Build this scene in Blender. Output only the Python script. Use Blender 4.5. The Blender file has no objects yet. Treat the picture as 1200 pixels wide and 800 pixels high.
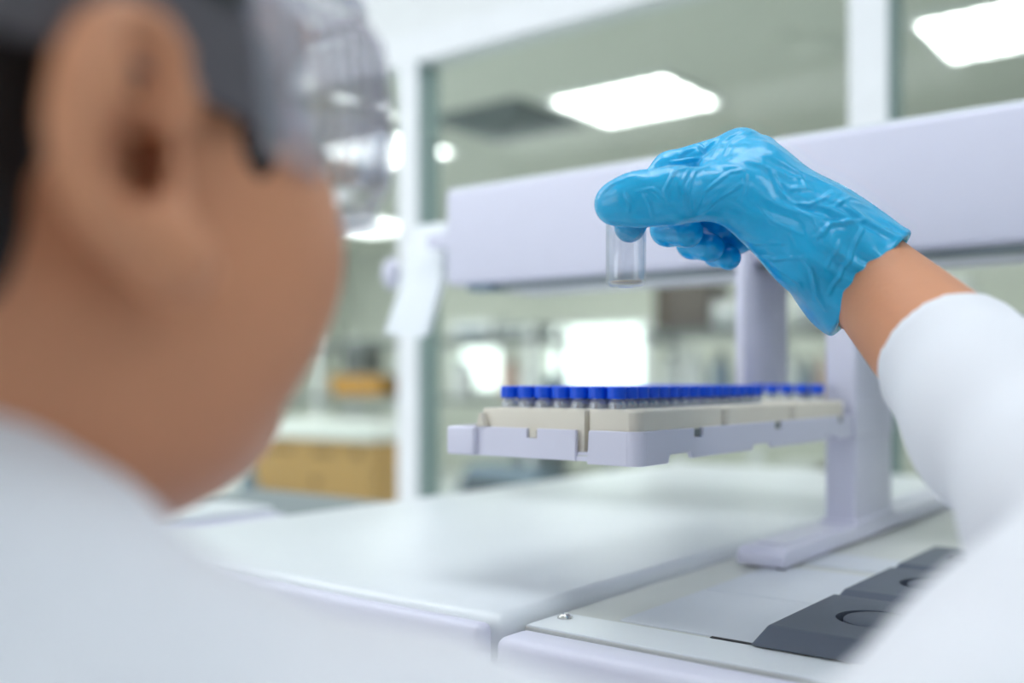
import bpy, bmesh, math, random
import numpy as np
from mathutils import Vector, Matrix, noise as mnoise

random.seed(7)
SC = bpy.context.scene
COL = SC.collection
PI = math.pi

# ------------------------------------------------------------------ camera, world, exposure
TH = math.radians(37.87)            # the room's axes are turned this much against the lens
S_, C_ = math.sin(TH), math.cos(TH)
FPX, HY, CZ = 1167.0, 445.0, 1.5    # focal length in pixels, horizon row, eye height

cam_data = bpy.data.cameras.new('camera')
cam = bpy.data.objects.new('camera', cam_data)
COL.objects.link(cam)
cam.location = (0, 0, CZ)
cam.rotation_euler = (PI / 2, 0, TH)
cam_data.sensor_width = 36.0
cam_data.lens = FPX / 1200.0 * 36.0
cam_data.shift_y = 45.0 / 1200.0
cam_data.clip_start = 0.01
cam_data.dof.use_dof = True
cam_data.dof.focus_distance = 0.555
cam_data.dof.aperture_fstop = 2.5
cam_data.dof.aperture_blades = 9
SC.camera = cam

world = bpy.data.worlds.new('sky')
SC.world = world
world.use_nodes = True
WBG = world.node_tree.nodes['Background']
WBG.inputs['Color'].default_value = (0.90, 0.95, 1.0, 1)
WBG.inputs['Strength'].default_value = 3.1

SC.view_settings.view_transform = 'Standard'
SC.view_settings.look = 'None'
SC.view_settings.gamma = 1
SC.view_settings.use_curve_mapping = False
SC.view_settings.exposure = 0.0

LAMP_NEAR = 5.4
LAMP_FAR = 11.5


def cam2w(X, D, Z):
    """right / depth / up as seen from the eye -> room coordinates"""
    return Vector((C_ * X - S_ * D, S_ * X + C_ * D, CZ + Z))


def on_y(px, py, y):
    r = (px - 600) / FPX
    D = y / (C_ + S_ * r)
    return cam2w(r * D, D, (HY - py) / FPX * D)


# ------------------------------------------------------------------ materials
def lin(c):
    return tuple(((v / 255) / 12.92 if v <= 10 else ((v / 255 + 0.055) / 1.055) ** 2.4) for v in c)


def mat(name, rgb, rough=0.5, spec=0.5, metal=0.0, var=0.04, vscale=30.0, bump=0.0, bscale=200.0,
        sss=0.0, emit=None, estr=0.0, coat=0.0):
    m = bpy.data.materials.new(name)
    m.use_nodes = True
    nt = m.node_tree
    b = nt.nodes['Principled BSDF']
    c = lin(rgb)
    tc = nt.nodes.new('ShaderNodeTexCoord')
    nz = nt.nodes.new('ShaderNodeTexNoise')
    nz.inputs['Scale'].default_value = vscale
    nz.inputs['Detail'].default_value = 3
    nt.links.new(tc.outputs['Object'], nz.inputs['Vector'])
    mx = nt.nodes.new('ShaderNodeMix')
    mx.data_type = 'RGBA'
    mx.inputs['A'].default_value = (*[max(0, v * (1 - var)) for v in c], 1)
    mx.inputs['B'].default_value = (*[min(1, v * (1 + var)) for v in c], 1)
    nt.links.new(nz.outputs['Fac'], mx.inputs['Factor'])
    nt.links.new(mx.outputs['Result'], b.inputs['Base Color'])
    b.inputs['Roughness'].default_value = rough
    b.inputs['Specular IOR Level'].default_value = spec
    b.inputs['Metallic'].default_value = metal
    if coat:
        b.inputs['Coat Weight'].default_value = coat
    if sss:
        b.inputs['Subsurface Weight'].default_value = sss
        b.inputs['Subsurface Radius'].default_value = (0.012, 0.005, 0.003)
        b.inputs['Subsurface Scale'].default_value = 0.5
    if bump:
        n2 = nt.nodes.new('ShaderNodeTexNoise')
        n2.inputs['Scale'].default_value = bscale
        n2.inputs['Detail'].default_value = 4
        nt.links.new(tc.outputs['Object'], n2.inputs['Vector'])
        bp = nt.nodes.new('ShaderNodeBump')
        bp.inputs['Strength'].default_value = bump
        bp.inputs['Distance'].default_value = 0.002
        nt.links.new(n2.outputs['Fac'], bp.inputs['Height'])
        nt.links.new(bp.outputs['Normal'], b.inputs['Normal'])
    if emit:
        b.inputs['Emission Color'].default_value = (*lin(emit), 1)
        b.inputs['Emission Strength'].default_value = estr
    return m


def glass_mat(name, rgb=(255, 255, 255), rough=0.0, ior=1.45):
    m = bpy.data.materials.new(name)
    m.use_nodes = True
    b = m.node_tree.nodes['Principled BSDF']
    b.inputs['Base Color'].default_value = (*lin(rgb), 1)
    b.inputs['Roughness'].default_value = rough
    b.inputs['IOR'].default_value = ior
    b.inputs['Transmission Weight'].default_value = 1.0
    return m


def clear_sheet(name, tint=(255, 255, 255), gloss=0.06, haze=0.0, hazec=(235, 238, 245), rough=0.03, edge=0.35):
    """thin clear sheet: transparent, a little gloss that grows at glancing angles, optional milky haze"""
    m = bpy.data.materials.new(name)
    m.use_nodes = True
    nt = m.node_tree
    nt.nodes.remove(nt.nodes['Principled BSDF'])
    out = nt.nodes['Material Output']
    tr = nt.nodes.new('ShaderNodeBsdfTransparent')
    tr.inputs['Color'].default_value = (*lin(tint), 1)
    gl = nt.nodes.new('ShaderNodeBsdfGlossy')
    gl.inputs['Roughness'].default_value = rough
    lw = nt.nodes.new('ShaderNodeLayerWeight')
    lw.inputs['Blend'].default_value = 0.25
    mr = nt.nodes.new('ShaderNodeMapRange')
    mr.inputs['To Min'].default_value = gloss
    mr.inputs['To Max'].default_value = gloss + edge
    nt.links.new(lw.outputs['Facing'], mr.inputs['Value'])
    mix = nt.nodes.new('ShaderNodeMixShader')
    nt.links.new(mr.outputs['Result'], mix.inputs['Fac'])
    nt.links.new(tr.outputs['BSDF'], mix.inputs[1])
    nt.links.new(gl.outputs['BSDF'], mix.inputs[2])
    last = mix
    if haze:
        df = nt.nodes.new('ShaderNodeBsdfDiffuse')
        df.inputs['Color'].default_value = (*lin(hazec), 1)
        m2 = nt.nodes.new('ShaderNodeMixShader')
        m2.inputs['Fac'].default_value = haze
        nt.links.new(mix.outputs['Shader'], m2.inputs[1])
        nt.links.new(df.outputs['BSDF'], m2.inputs[2])
        last = m2
    nt.links.new(last.outputs['Shader'], out.inputs['Surface'])
    return m


def lamp_mat(name, rgb, strength):
    m = bpy.data.materials.new(name)
    m.use_nodes = True
    nt = m.node_tree
    nt.nodes.remove(nt.nodes['Principled BSDF'])
    e = nt.nodes.new('ShaderNodeEmission')
    e.inputs['Color'].default_value = (*lin(rgb), 1)
    e.inputs['Strength'].default_value = strength
    nt.links.new(e.outputs['Emission'], nt.nodes['Material Output'].inputs['Surface'])
    return m


M = dict(
    wall=mat('wall_paint', (236, 238, 238), 0.7, 0.2),
    farwall=mat('cream_wall_paint', (216, 219, 210), 0.8, 0.2),
    farceil=mat('grey_green_ceiling_tile', (230, 233, 224), 0.9, 0.1),
    ceil=mat('white_ceiling_tile', (240, 240, 238), 0.9, 0.1),
    floor=mat('grey_vinyl_floor', (206, 210, 208), 0.4, 0.4, var=0.08),
    shaded_side=mat('grey_teal_shade', (150, 168, 168), 0.5, 0.3),  # shade on the mullions' right side, put into the colour
    bouncewall=mat('pale_blue_bounce_wall', (214, 222, 230), 0.7, 0.2),  # wall is unseen; blue tint added to cool the light it bounces
    alu=mat('white_aluminium', (238, 240, 242), 0.4, 0.4),
    pane=clear_sheet('partition_glass', (247, 250, 247), 0.008, edge=0.06),
    lav=mat('lavender_white_enamel', (216, 216, 232), 0.38, 0.4, var=0.02, bump=0.04, bscale=900),
    lid=mat('white_lid_enamel', (222, 227, 231), 0.3, 0.5, var=0.02, bump=0.04, bscale=700),
    deck=mat('grey_beige_shaded_deck', (203, 206, 202), 0.4, 0.4, var=0.03),  # darker tone paints in the shade beside the lid
    insert=mat('pale_grey_insert', (206, 211, 218), 0.45, 0.4, var=0.03, bump=0.1, bscale=900),
    dark=mat('dark_slate_plastic', (84, 92, 106), 0.5, 0.35, var=0.08, bump=0.25, bscale=1800),
    black=mat('black_plastic', (28, 28, 32), 0.5, 0.4),
    steel=mat('brushed_steel', (200, 200, 198), 0.25, 0.5, metal=1.0),
    beige=mat('beige_tray_plastic', (216, 210, 196), 0.55, 0.3, var=0.05, bump=0.1, bscale=1200),
    blue=mat('blue_cap_plastic', (0, 82, 222), 0.4, 0.4, var=0.05),
    vglass=clear_sheet('vial_glass', (246, 248, 252), 0.10, 0.16, (242, 245, 250), rough=0.04, edge=0.55),
    tglass=clear_sheet('thin_vial_glass', (250, 251, 252), 0.03, 0.03, (225, 228, 234), rough=0.02, edge=0.50),
    hglass=glass_mat('clear_glass', (254, 255, 255), ior=1.42),
    residue=mat('pale_residue', (222, 208, 184), 0.7, 0.2, var=0.25, vscale=300),
    bench=mat('bench_laminate', (225, 228, 230), 0.4, 0.4),
    card=mat('brown_cardboard', (186, 148, 94), 0.8, 0.2, var=0.06, vscale=15),
    print=mat('dark_box_print', (120, 92, 58), 0.8, 0.1),
    paper=mat('white_paper', (236, 238, 236), 0.8, 0.2),
    greydev=mat('grey_device_plastic', (128, 138, 142), 0.5, 0.3),
    shelf=mat('grey_shelf_board', (118, 124, 124), 0.5, 0.3),
    brown=mat('taupe_box_card', (92, 84, 78), 0.7, 0.2),
    yellow=mat('yellow_plastic', (180, 128, 30), 0.45, 0.4),
    milky=mat('milky_bottle_plastic', (226, 228, 230), 0.4, 0.4),
    bluegrey=mat('blue_grey_plastic', (120, 138, 156), 0.45, 0.4),
    pink=mat('pale_pink_plastic', (216, 186, 176), 0.5, 0.3),
    amber=mat('amber_glass_brown', (92, 52, 24), 0.15, 0.5),
    lamp_far=lamp_mat('far_tube_light', (250, 253, 252), LAMP_FAR),
    lamp_near=lamp_mat('near_tube_light', (244, 250, 255), LAMP_NEAR),
)


# ------------------------------------------------------------------ object helpers
def tag(o, label=None, cat=None, group=None, kind=None):
    for k, v in (('label', label), ('category', cat), ('group', group), ('kind', kind)):
        if v:
            o[k] = v
    return o


def absloc(o):
    v = Vector((0, 0, 0))
    while o is not None:
        v = v + Vector(o.location)
        o = o.parent
    return v


def thing(name, loc, label, cat, group=None):
    o = bpy.data.objects.new(name, None)
    o.empty_display_size = 0.05
    o.location = loc
    COL.objects.link(o)
    return tag(o, label, cat, group)


def link_mesh(name, me, m, parent=None):
    """mesh given in room coordinates; stored relative to its parent"""
    o = bpy.data.objects.new(name, me)
    if m is not None:
        me.materials.append(m)
    if parent is not None:
        me.transform(Matrix.Translation(-absloc(parent)))
        o.parent = parent
    COL.objects.link(o)
    return o


def obj(name, bm, m, parent=None, smooth=False, base=None):
    bmesh.ops.recalc_face_normals(bm, faces=bm.faces[:])
    me = bpy.data.meshes.new(name)
    bm.to_mesh(me)
    bm.free()
    if smooth:
        me.polygons.foreach_set('use_smooth', [True] * len(me.polygons))
        try:
            me.set_sharp_from_angle(angle=math.radians(40))
        except Exception:
            pass
    o = link_mesh(name, me, m, parent)
    if parent is None and base is not None:
        me.transform(Matrix.Translation(-Vector(base)))
        o.location = base
    return o


def struct(name, bm, m, smooth=False):
    return tag(obj(name, bm, m, None, smooth), kind='structure')


def BM():
    return bmesh.new()


def box(bm, x0, x1, y0, y1, z0, z1, bev=0.0, seg=2):
    r = bmesh.ops.create_cube(bm, size=1.0)
    vs = r['verts']
    for v in vs:
        v.co = Vector(((x0 + x1) / 2 + v.co.x * (x1 - x0), (y0 + y1) / 2 + v.co.y * (y1 - y0),
                       (z0 + z1) / 2 + v.co.z * (z1 - z0)))
    if bev > 0:
        es = list({e for v in vs for e in v.link_edges})
        bmesh.ops.bevel(bm, geom=es, offset=bev, segments=seg, profile=0.5, affect='EDGES')
    return bm


def prism(bm, pts, axis, lo, hi, bev=0.0, seg=2):
    """2-D outline swept along an axis: x takes (y,z), y takes (x,z), z takes (x,y)"""
    def mk(p, d):
        return {'x': (d, p[0], p[1]), 'y': (p[0], d, p[1]), 'z': (p[0], p[1], d)}[axis]
    a = [bm.verts.new(mk(p, lo)) for p in pts]
    b = [bm.verts.new(mk(p, hi)) for p in pts]
    fs = [bm.faces.new(a[::-1]), bm.faces.new(b)]
    n = len(pts)
    for i in range(n):
        fs.append(bm.faces.new((a[i], a[(i + 1) % n], b[(i + 1) % n], b[i])))
    bmesh.ops.recalc_face_normals(bm, faces=fs)
    if bev > 0:
        es = list({e for f in fs for e in f.edges})
        bmesh.ops.bevel(bm, geom=es, offset=bev, segments=seg, profile=0.5, affect='EDGES')
    return bm


def lathe(bm, prof, c=(0, 0, 0), n=24):
    """profile of (radius, z) turned about a vertical axis through c"""
    rings = []
    for r, z in prof:
        if r < 1e-6:
            rings.append([bm.verts.new((c[0], c[1], c[2] + z))])
        else:
            rings.append([bm.verts.new((c[0] + r * math.cos(2 * PI * k / n), c[1] + r * math.sin(2 * PI * k / n), c[2] + z))
                          for k in range(n)])
    for a, b in zip(rings, rings[1:]):
        for k in range(n):
            k2 = (k + 1) % n
            if len(a) == 1 and len(b) == 1:
                continue
            if len(a) == 1:
                bm.faces.new((a[0], b[k], b[k2]))
            elif len(b) == 1:
                bm.faces.new((a[k], a[k2], b[0]))
            else:
                bm.faces.new((a[k], a[k2], b[k2], b[k]))
    return bm


def tube(bm, pts, r, n=10, closed=False):
    pts = [Vector(p) for p in pts]
    rings = []
    N = len(pts)
    up = Vector((0, 0, 1))
    for i, p in enumerate(pts):
        a = pts[(i - 1) % N] if (closed or i > 0) else p
        b = pts[(i + 1) % N] if (closed or i < N - 1) else p
        t = (b - a).normalized()
        u = t.cross(up)
        if u.length < 1e-4:
            u = t.cross(Vector((1, 0, 0)))
        u.normalize()
        w = u.cross(t)
        rr = r[i] if isinstance(r, (list, tuple)) else r
        rings.append([bm.verts.new(p + (u * math.cos(2 * PI * k / n) + w * math.sin(2 * PI * k / n)) * rr) for k in range(n)])
    for i in range(N if closed else N - 1):
        a, b = rings[i], rings[(i + 1) % N]
        for k in range(n):
            bm.faces.new((a[k], a[(k + 1) % n], b[(k + 1) % n], b[k]))
    if not closed:
        bm.faces.new(rings[0][::-1])
        bm.faces.new(rings[-1])
    return bm


def wall_holes(bm, axis, pos, thick, u0, u1, z0, z1, holes):
    """wall slab with rectangular openings (u0,u1,z0,z1)"""
    us = sorted({u0, u1, *[h[0] for h in holes], *[h[1] for h in holes]})
    zs = sorted({z0, z1, *[h[2] for h in holes], *[h[3] for h in holes]})
    for ua, ub in zip(us, us[1:]):
        for za, zb in zip(zs, zs[1:]):
            um, zm = (ua + ub) / 2, (za + zb) / 2
            if any(h[0] < um < h[1] and h[2] < zm < h[3] for h in holes):
                continue
            if axis == 'y':
                box(bm, ua, ub, pos, pos + thick, za, zb)
            else:
                box(bm, pos, pos + thick, ua, ub, za, zb)
    return bm


# ------------------------------------------------------------------ the two rooms
PY = 1.645                                  # front of the glazed partition
struct('floor', box(BM(), -7.2, 2.6, -3.2, 6.7, -0.1, 0.0), M['floor'])
struct('ceiling', box(BM(), -4.0, 2.6, -3.2, PY + 0.072, 2.9, 3.0), M['ceil'])
struct('ceiling.001', box(BM(), -7.2, 2.6, PY + 0.072, 6.7, 2.7, 3.0), M['farceil'])
FARH = [(-5.75, -5.18, 1.40, 1.80), (-4.78, -3.80, 1.34, 1.95)]
struct('wall_back', wall_holes(BM(), 'y', 6.5, 0.2, -7.2, 2.6, 0, 2.7, FARH), M['farwall'])
struct('wall_left', box(BM(), -7.2, -7.0, PY + 0.072, 6.5, 0, 2.7), M['farwall'])
struct('wall_right', box(BM(), 2.4, 2.6, -3.2, 6.5, 0, 2.9), M['bouncewall'])
struct('wall_side', box(BM(), -4.0, -3.8, -3.2, PY, 0, 2.9), M['wall'])
HZ = CZ + 0.72                              # underside of the glazing's head rail
struct('wall_front', box(BM(), -3.8, 2.4, PY + 0.004, PY + 0.068, HZ + 0.067, 2.9), M['wall'])
REAR_LIGHT = [(-3.7, -2.5, 0.9, 2.6), (-2.3, -1.1, 0.9, 2.6), (-0.9, 0.3, 0.9, 2.6)]  # unseen windows added to send daylight onto the camera-side faces
struct('wall_rear', wall_holes(BM(), 'y', -3.4, 0.2, -4.0, 2.6, 0, 3.0, REAR_LIGHT), M['wall'])
for k, h in enumerate(REAR_LIGHT):
    w = 0.04
    bm = BM()
    box(bm, h[0], h[1], -3.33, -3.28, h[2], h[2] + w); box(bm, h[0], h[1], -3.33, -3.28, h[3] - w, h[3])
    box(bm, h[0], h[0] + w, -3.33, -3.28, h[2] + w, h[3] - w); box(bm, h[1] - w, h[1], -3.33, -3.28, h[2] + w, h[3] - w)
    struct('window_%d' % (k + 7), bm, M['alu'])  # frames of the added rear openings

struct('wall_low', box(BM(), -3.8, 2.4, PY + 0.004, PY + 0.068, 0, 1.0), M['wall'])
struct('trim_1', box(BM(), -3.8, 2.4, PY, PY + 0.072, HZ, HZ + 0.067, 0.003), M['alu'])
struct('trim_2', box(BM(), -3.8, 2.4, PY, PY + 0.072, 1.0, 1.06, 0.003), M['alu'])
MUL = []
for k, (px) in enumerate((490, 1042)):
    xr = on_y(px, 300, PY).x
    MUL.append(xr)
    struct('trim_%d' % (k + 3), box(BM(), xr - 0.067, xr - 0.003, PY, PY + 0.072, 1.06, HZ, 0.003), M['alu'])
    struct('trim_%d' % (k + 5), box(BM(), xr - 0.003, xr, PY + 0.003, PY + 0.072, 1.06, HZ), M['shaded_side'])  # thin strip added to carry the painted shade of this side
xj = on_y(757, 100, PY).x
panes = [(-3.8, MUL[0] - 0.067), (MUL[0], xj - 0.003), (xj + 0.003, MUL[1] - 0.067), (MUL[1], 2.4)]
for k, (a, b) in enumerate(panes):
    struct('window_%d' % (k + 1), box(BM(), a, b, PY + 0.03, PY + 0.038, 1.06, HZ), M['pane'])
for k, h in enumerate(FARH):
    bm = BM()
    w = 0.03
    box(bm, h[0], h[1], 6.52, 6.56, h[2], h[2] + w); box(bm, h[0], h[1], 6.52, 6.56, h[3] - w, h[3])
    box(bm, h[0], h[0] + w, 6.52, 6.56, h[2] + w, h[3] - w); box(bm, h[1] - w, h[1], 6.52, 6.56, h[2] + w, h[3] - w)
    f = struct('window_%d' % (k + 5), bm, M['alu'])
    obj('pane', box(BM(), h[0] + w, h[1] - w, 6.535, 6.541, h[2] + w, h[3] - w), M['pane'], f)


def troffer(name, x0, x1, y0, y1, z, lampm, label, group, along='x', fins=7):
    t = thing(name, ((x0 + x1) / 2, (y0 + y1) / 2, z), label, 'ceiling light', group)
    bm = BM()
    w = 0.025
    box(bm, x0, x1, y0, y0 + w, z - 0.02, z); box(bm, x0, x1, y1 - w, y1, z - 0.02, z)
    box(bm, x0, x0 + w, y0 + w, y1 - w, z - 0.02, z); box(bm, x1 - w, x1, y0 + w, y1 - w, z - 0.02, z)
    obj('frame', bm, M['alu'], t)
    obj('diffuser', box(BM(), x0 + w, x1 - w, y0 + w, y1 - w, z - 0.006, z - 0.001), lampm, t)
    bm = BM()
    for k in range(1, fins):
        xx = x0 + w + (x1 - x0 - 2 * w) * k / fins
        box(bm, xx - 0.003, xx + 0.003, y0 + w, y1 - w, z - 0.02, z - 0.007)
    for k in range(1, 3):
        yy = y0 + w + (y1 - y0 - 2 * w) * k / 3
        box(bm, x0 + w, x1 - w, yy - 0.003, yy + 0.003, z - 0.02, z - 0.007)
    obj('louvre', bm, M['alu'], t)
    return t


FARL = [(-2.5, 3.42, 'square louvred ceiling light beyond the glass, above the gloved hand'),
        (-1.0, 3.42, 'square louvred ceiling light beyond the glass at the upper right corner'),
        (-4.0, 3.42, 'ceiling light beyond the glass partly hidden by the left white upright'),
        (-5.9, 5.2, 'distant ceiling light seen between the cheek and the left white upright'),
        (0.5, 3.42, 'louvred ceiling light beyond the glass, far right'),
        (-2.5, 5.2, 'second row louvred ceiling light deep in the far room, middle'),
        (-4.2, 5.2, 'second row louvred ceiling light deep in the far room, left'),
        (-1.0, 5.2, 'second row louvred ceiling light deep in the far room, right'),
        (-5.5, 1.95, 'added unseen ceiling light just beyond the glass, far left'), (-4.0, 1.95, 'added unseen ceiling light just beyond the glass, left'),  # this row is unseen, added to lift the far room's light
        (-2.5, 1.95, 'added unseen ceiling light just beyond the glass, middle'), (-1.0, 1.95, 'added unseen ceiling light just beyond the glass, right'),
        (0.5, 1.95, 'added unseen ceiling light just beyond the glass, far right')]
for x, y, lab in FARL:
    troffer('ceiling_light', x, x + 0.6, y, y + 0.52, 2.7, M['lamp_far'], lab, 'far room ceiling lights')
# lamps of the near room; the right pair is added as side fill
for x, y, lab in ((-3.7, 0.25, 'near room ceiling light at the far left, close to the glass'), (-2.3, 0.25, 'near room ceiling light left, close to the glass'),
                  (-0.9, 0.25, 'near room ceiling light above the instrument'), (0.9, 0.25, 'added near room fill light right of the instrument'),
                  (-3.7, -1.6, 'near room ceiling light at the far left rear'),
                  (-2.3, -1.6, 'near room ceiling light left behind the worker'), (0.9, -1.6, 'added near room fill light right behind the worker')):
    troffer('ceiling_light', x, x + 1.2, y, y + 0.6, 2.9, M['lamp_near'], lab, 'near room ceiling lights')

# air diffuser and detector on the far ceiling
t = thing('ceiling_vent', (-2.85, 3.62, 2.7), 'square grey air diffuser in the ceiling left of the louvred light', 'ceiling vent')
bm = BM()
for k in range(4):
    h = 0.27 - k * 0.06
    z = 2.7 - 0.012 * k
    for sx, sy, ex, ey in ((-h, -h, h, -h + 0.045), (-h, h - 0.045, h, h), (-h, -h + 0.045, -h + 0.045, h - 0.045), (h - 0.045, -h + 0.045, h, h - 0.045)):
        box(bm, -2.85 + sx, -2.85 + ex, 3.62 + sy, 3.62 + ey, z - 0.014, z - 0.002)
obj('louvre', bm, M['greydev'], t)
obj('backing', box(BM(), -2.85 - 0.27, -2.85 + 0.27, 3.62 - 0.27, 3.62 + 0.27, 2.697, 2.6995), M['shelf'], t)
for (px, py, lab) in ((917, 42, 'small round detector on the far ceiling'), (962, 55, 'flat round speaker on the far ceiling, right of the detector')):
    D = 1.2 * FPX / (HY - py)
    p = cam2w((px - 600) / FPX * D, D, 1.2)
    r = 0.05 if py == 42 else 0.1
    o = obj('smoke_detector' if py == 42 else 'ceiling_speaker',
            lathe(BM(), [(0, -0.025), (r * 0.8, -0.022), (r, -0.008), (r, 0), (0, 0)], p, 24), M['farceil'], None, True, p)
    tag(o, lab, 'detector' if py == 42 else 'speaker')

# ------------------------------------------------------------------ bench, oven instrument, autosampler
t = thing('lab_bench', (-0.9, 0.85, 0), 'long white laboratory bench carrying the white instrument', 'bench')
obj('worktop', box(BM(), -3.6, 0.7, 0.37, 1.6, 0.86, 0.90, 0.004), M['bench'], t)
for k in range(5):
    x0 = -3.58 + k * 0.856
    c = obj('cabinet', box(BM(), x0, x0 + 0.83, 0.42, 1.58, 0.08, 0.86), M['bench'], t)
    for q in range(2):
        d = obj('door', box(BM(), x0 + 0.01 + q * 0.41, x0 + 0.405 + q * 0.41, 0.40, 0.42, 0.1, 0.84, 0.003), M['bench'], c)
        c2 = x0 + (0.36 if q == 0 else 0.46)
obj('plinth', box(BM(), -3.58, 0.68, 0.46, 1.55, 0, 0.08), M['black'], t)

LX = -0.3495                     # right edge of the oven lid
gc = thing('gas_chromatograph', (-0.25, 0.9, 0.9), 'wide white laboratory oven instrument with lid, grey deck and dark round-knob covers', 'instrument')
obj('housing', box(BM(), -0.785, 0.30, 0.46, 1.44, 0.90, CZ - 0.160, 0.006), M['lav'], gc)
obj('lid', box(BM(), -0.79, LX - 0.002, 0.441, 1.46, CZ - 0.162, CZ - 0.134, 0.011, 4), M['lid'], gc, True)
obj('front_panel', box(BM(), -0.79, LX - 0.004, 0.424, 0.4385, CZ - 0.30, CZ - 0.1365, 0.005, 3), M['lav'], gc, True)
obj('bezel', box(BM(), LX + 0.002, 0.30, 0.430, 0.4585, CZ - 0.30, CZ - 0.1425, 0.006, 3), M['lav'], gc, True)
obj('deck', box(BM(), LX + 0.001, 0.30, 0.4600, 1.44, CZ - 0.160, CZ - 0.142, 0.001), M['deck'], gc)
for (y0, y1) in ((0.502, 0.610), (0.6125, 0.722), (0.742, 0.80)):
    bm = BM()
    prism(bm, [(-0.310, y0), (-0.02, y0), (-0.02, y1), (-0.310, y1)], 'z', CZ - 0.1425, CZ - 0.1410, 0.0006)
    obj('insert_plate', bm, M['insert'], gc)
obj('front_rim', box(BM(), LX + 0.002, 0.30, 0.4602, 0.4980, CZ - 0.1430, CZ - 0.1414, 0.0006), M['lid'], gc)
bm = BM()
box(bm, -0.25, -0.02, 0.4985, 0.5015, CZ - 0.1425, CZ - 0.1412)
obj('gasket', bm, M['black'], gc)
scr = (-0.3385, 0.4865, CZ - 0.1414)
bm = lathe(BM(), [(0, 0.0022), (0.0014, 0.0022), (0.0018, 0.0026), (0.0030, 0.0020), (0.0040, 0.0006), (0.0046, 0.0006), (0.0046, 0), (0, 0)], scr, 20)
obj('screw', bm, M['steel'], gc, True)
for (y0, y1) in ((0.494, 0.6065), (0.611, 0.7185), (0.723, 0.83)):
    x0, x1 = -0.2235, -0.123
    zt, zb = CZ - 0.1315, CZ - 0.1403
    bm = BM()
    sl = 0.013
    low = [(x0 - 0.001, y0), (x1, y0), (x1, y1), (x0 - 0.001, y1)]
    top = [(x0 + 0.0035, y0 + sl), (x1, y0 + sl), (x1, y1 - 0.001), (x0 + 0.0035, y1 - 0.001)]
    a = [bm.verts.new((p[0], p[1], zb)) for p in low]
    b = [bm.verts.new((p[0], p[1], zt)) for p in top]
    bm.faces.new(a[::-1])
    for i in range(4):
        bm.faces.new((a[i], a[(i + 1) % 4], b[(i + 1) % 4], b[i]))
    # top face with a round well
    cx, cy, R = -0.178, y0 + 0.0615, 0.0215
    n = 40
    ring = [bm.verts.new((cx + R * math.cos(2 * PI * k / n), cy + R * math.sin(2 * PI * k / n), zt)) for k in range(n)]
    well = [bm.verts.new((cx + R * math.cos(2 * PI * k / n), cy + R * math.sin(2 * PI * k / n), zt - 0.006)) for k in range(n)]
    e = [bm.edges.new((ring[k], ring[(k + 1) % n])) for k in range(n)]
    e += [bm.edges.get((b[i], b[(i + 1) % 4])) for i in range(4)]
    bmesh.ops.triangle_fill(bm, edges=e, use_beauty=True)
    for f in [f for f in bm.faces if all(v in ring for v in f.verts)]:
        bm.faces.remove(f)
    for k in range(n):
        bm.faces.new((ring[k], ring[(k + 1) % n], well[(k + 1) % n], well[k]))
    bm.faces.new(well)
    ee = [bm.edges.get((b[i], b[(i + 1) % 4])) for i in range(4)] + [bm.edges.get((a[i], b[i])) for i in range(4)]
    bmesh.ops.bevel(bm, geom=[q for q in ee if q], offset=0.0012, segments=2, profile=0.5, affect='EDGES')
    cov = obj('injector_cover', bm, M['dark'], gc)
    rk = 0.0185
    bm = lathe(BM(), [(0, 0.0062), (rk - 0.001, 0.0062), (rk, 0.0054), (rk, 0.0002), (0, 0.0002)], (cx + 0.0012, cy, zt - 0.006), 40)
    obj('knob', bm, M['dark'], cov, True)

XR, YF = -0.297, 0.503            # near right corner of the tray holder
ZT, ZB = CZ - 0.0305, CZ - 0.0494
samp = thing('autosampler', (-0.31, 0.92, CZ - 0.142), 'lavender white autosampler gantry with crossbeam, post, foot and tray shelf', 'autosampler')
bm = BM()
bz0, bz1 = CZ + 0.108, CZ + 0.217
box(bm, -0.765, 0.42, 0.858, 1.03, bz0, bz1, 0.006, 3)
obj('crossbeam', bm, M['lav'], samp, True)
obj('beam_cap', box(BM(), -0.764, 0.42, 0.862, 1.026, bz1 - 0.001, bz1 + 0.003, 0.001), M['lid'], samp)
obj('beam_slot', box(BM(), -0.70, 0.40, 0.872, 0.90, bz0 - 0.005, bz0 + 0.001), M['greydev'], samp)
obj('beam_bracket', box(BM(), -0.735, -0.700, 0.862, 0.895, bz0 - 0.007, bz0 + 0.001, 0.001), M['bluegrey'], samp)
obj('support_post', box(BM(), -0.3230, -0.2950, 0.866, 0.967, CZ - 0.126, bz0 + 0.002, 0.004, 3), M['lav'], samp, True)
bm = box(BM(), -0.3265, -0.2915, 0.863, 0.970, CZ - 0.1275, CZ - 0.1225, 0.0015)
obj('post_collar', bm, M['lav'], samp, True)
bm = BM()
prism(bm, [(0.703, CZ - 0.1400), (1.25, CZ - 0.1400), (1.25, CZ - 0.126), (0.712, CZ - 0.126), (0.703, CZ - 0.130)], 'x', -0.331, -0.292, 0.002)
ft = obj('foot', bm, M['lav'], samp, True)
obj('pad', lathe(BM(), [(0, 0), (0.004, 0), (0.004, -0.0012), (0, -0.0012)], (-0.297, 0.7085, CZ - 0.1396), 14), M['black'], ft)
obj('foot_plate', box(BM(), -0.322, -0.300, 0.722, 0.80, CZ - 0.1265, CZ - 0.1245, 0.0006), M['lav'], samp)
bm = BM()
za_x = on_y(873, 400, 0.845).x
box(bm, za_x - 0.010, za_x, 0.845, 0.945, CZ - 0.012, bz0 + 0.03, 0.002)
obj('lift_column', bm, M['lav'], samp, True)
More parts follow.
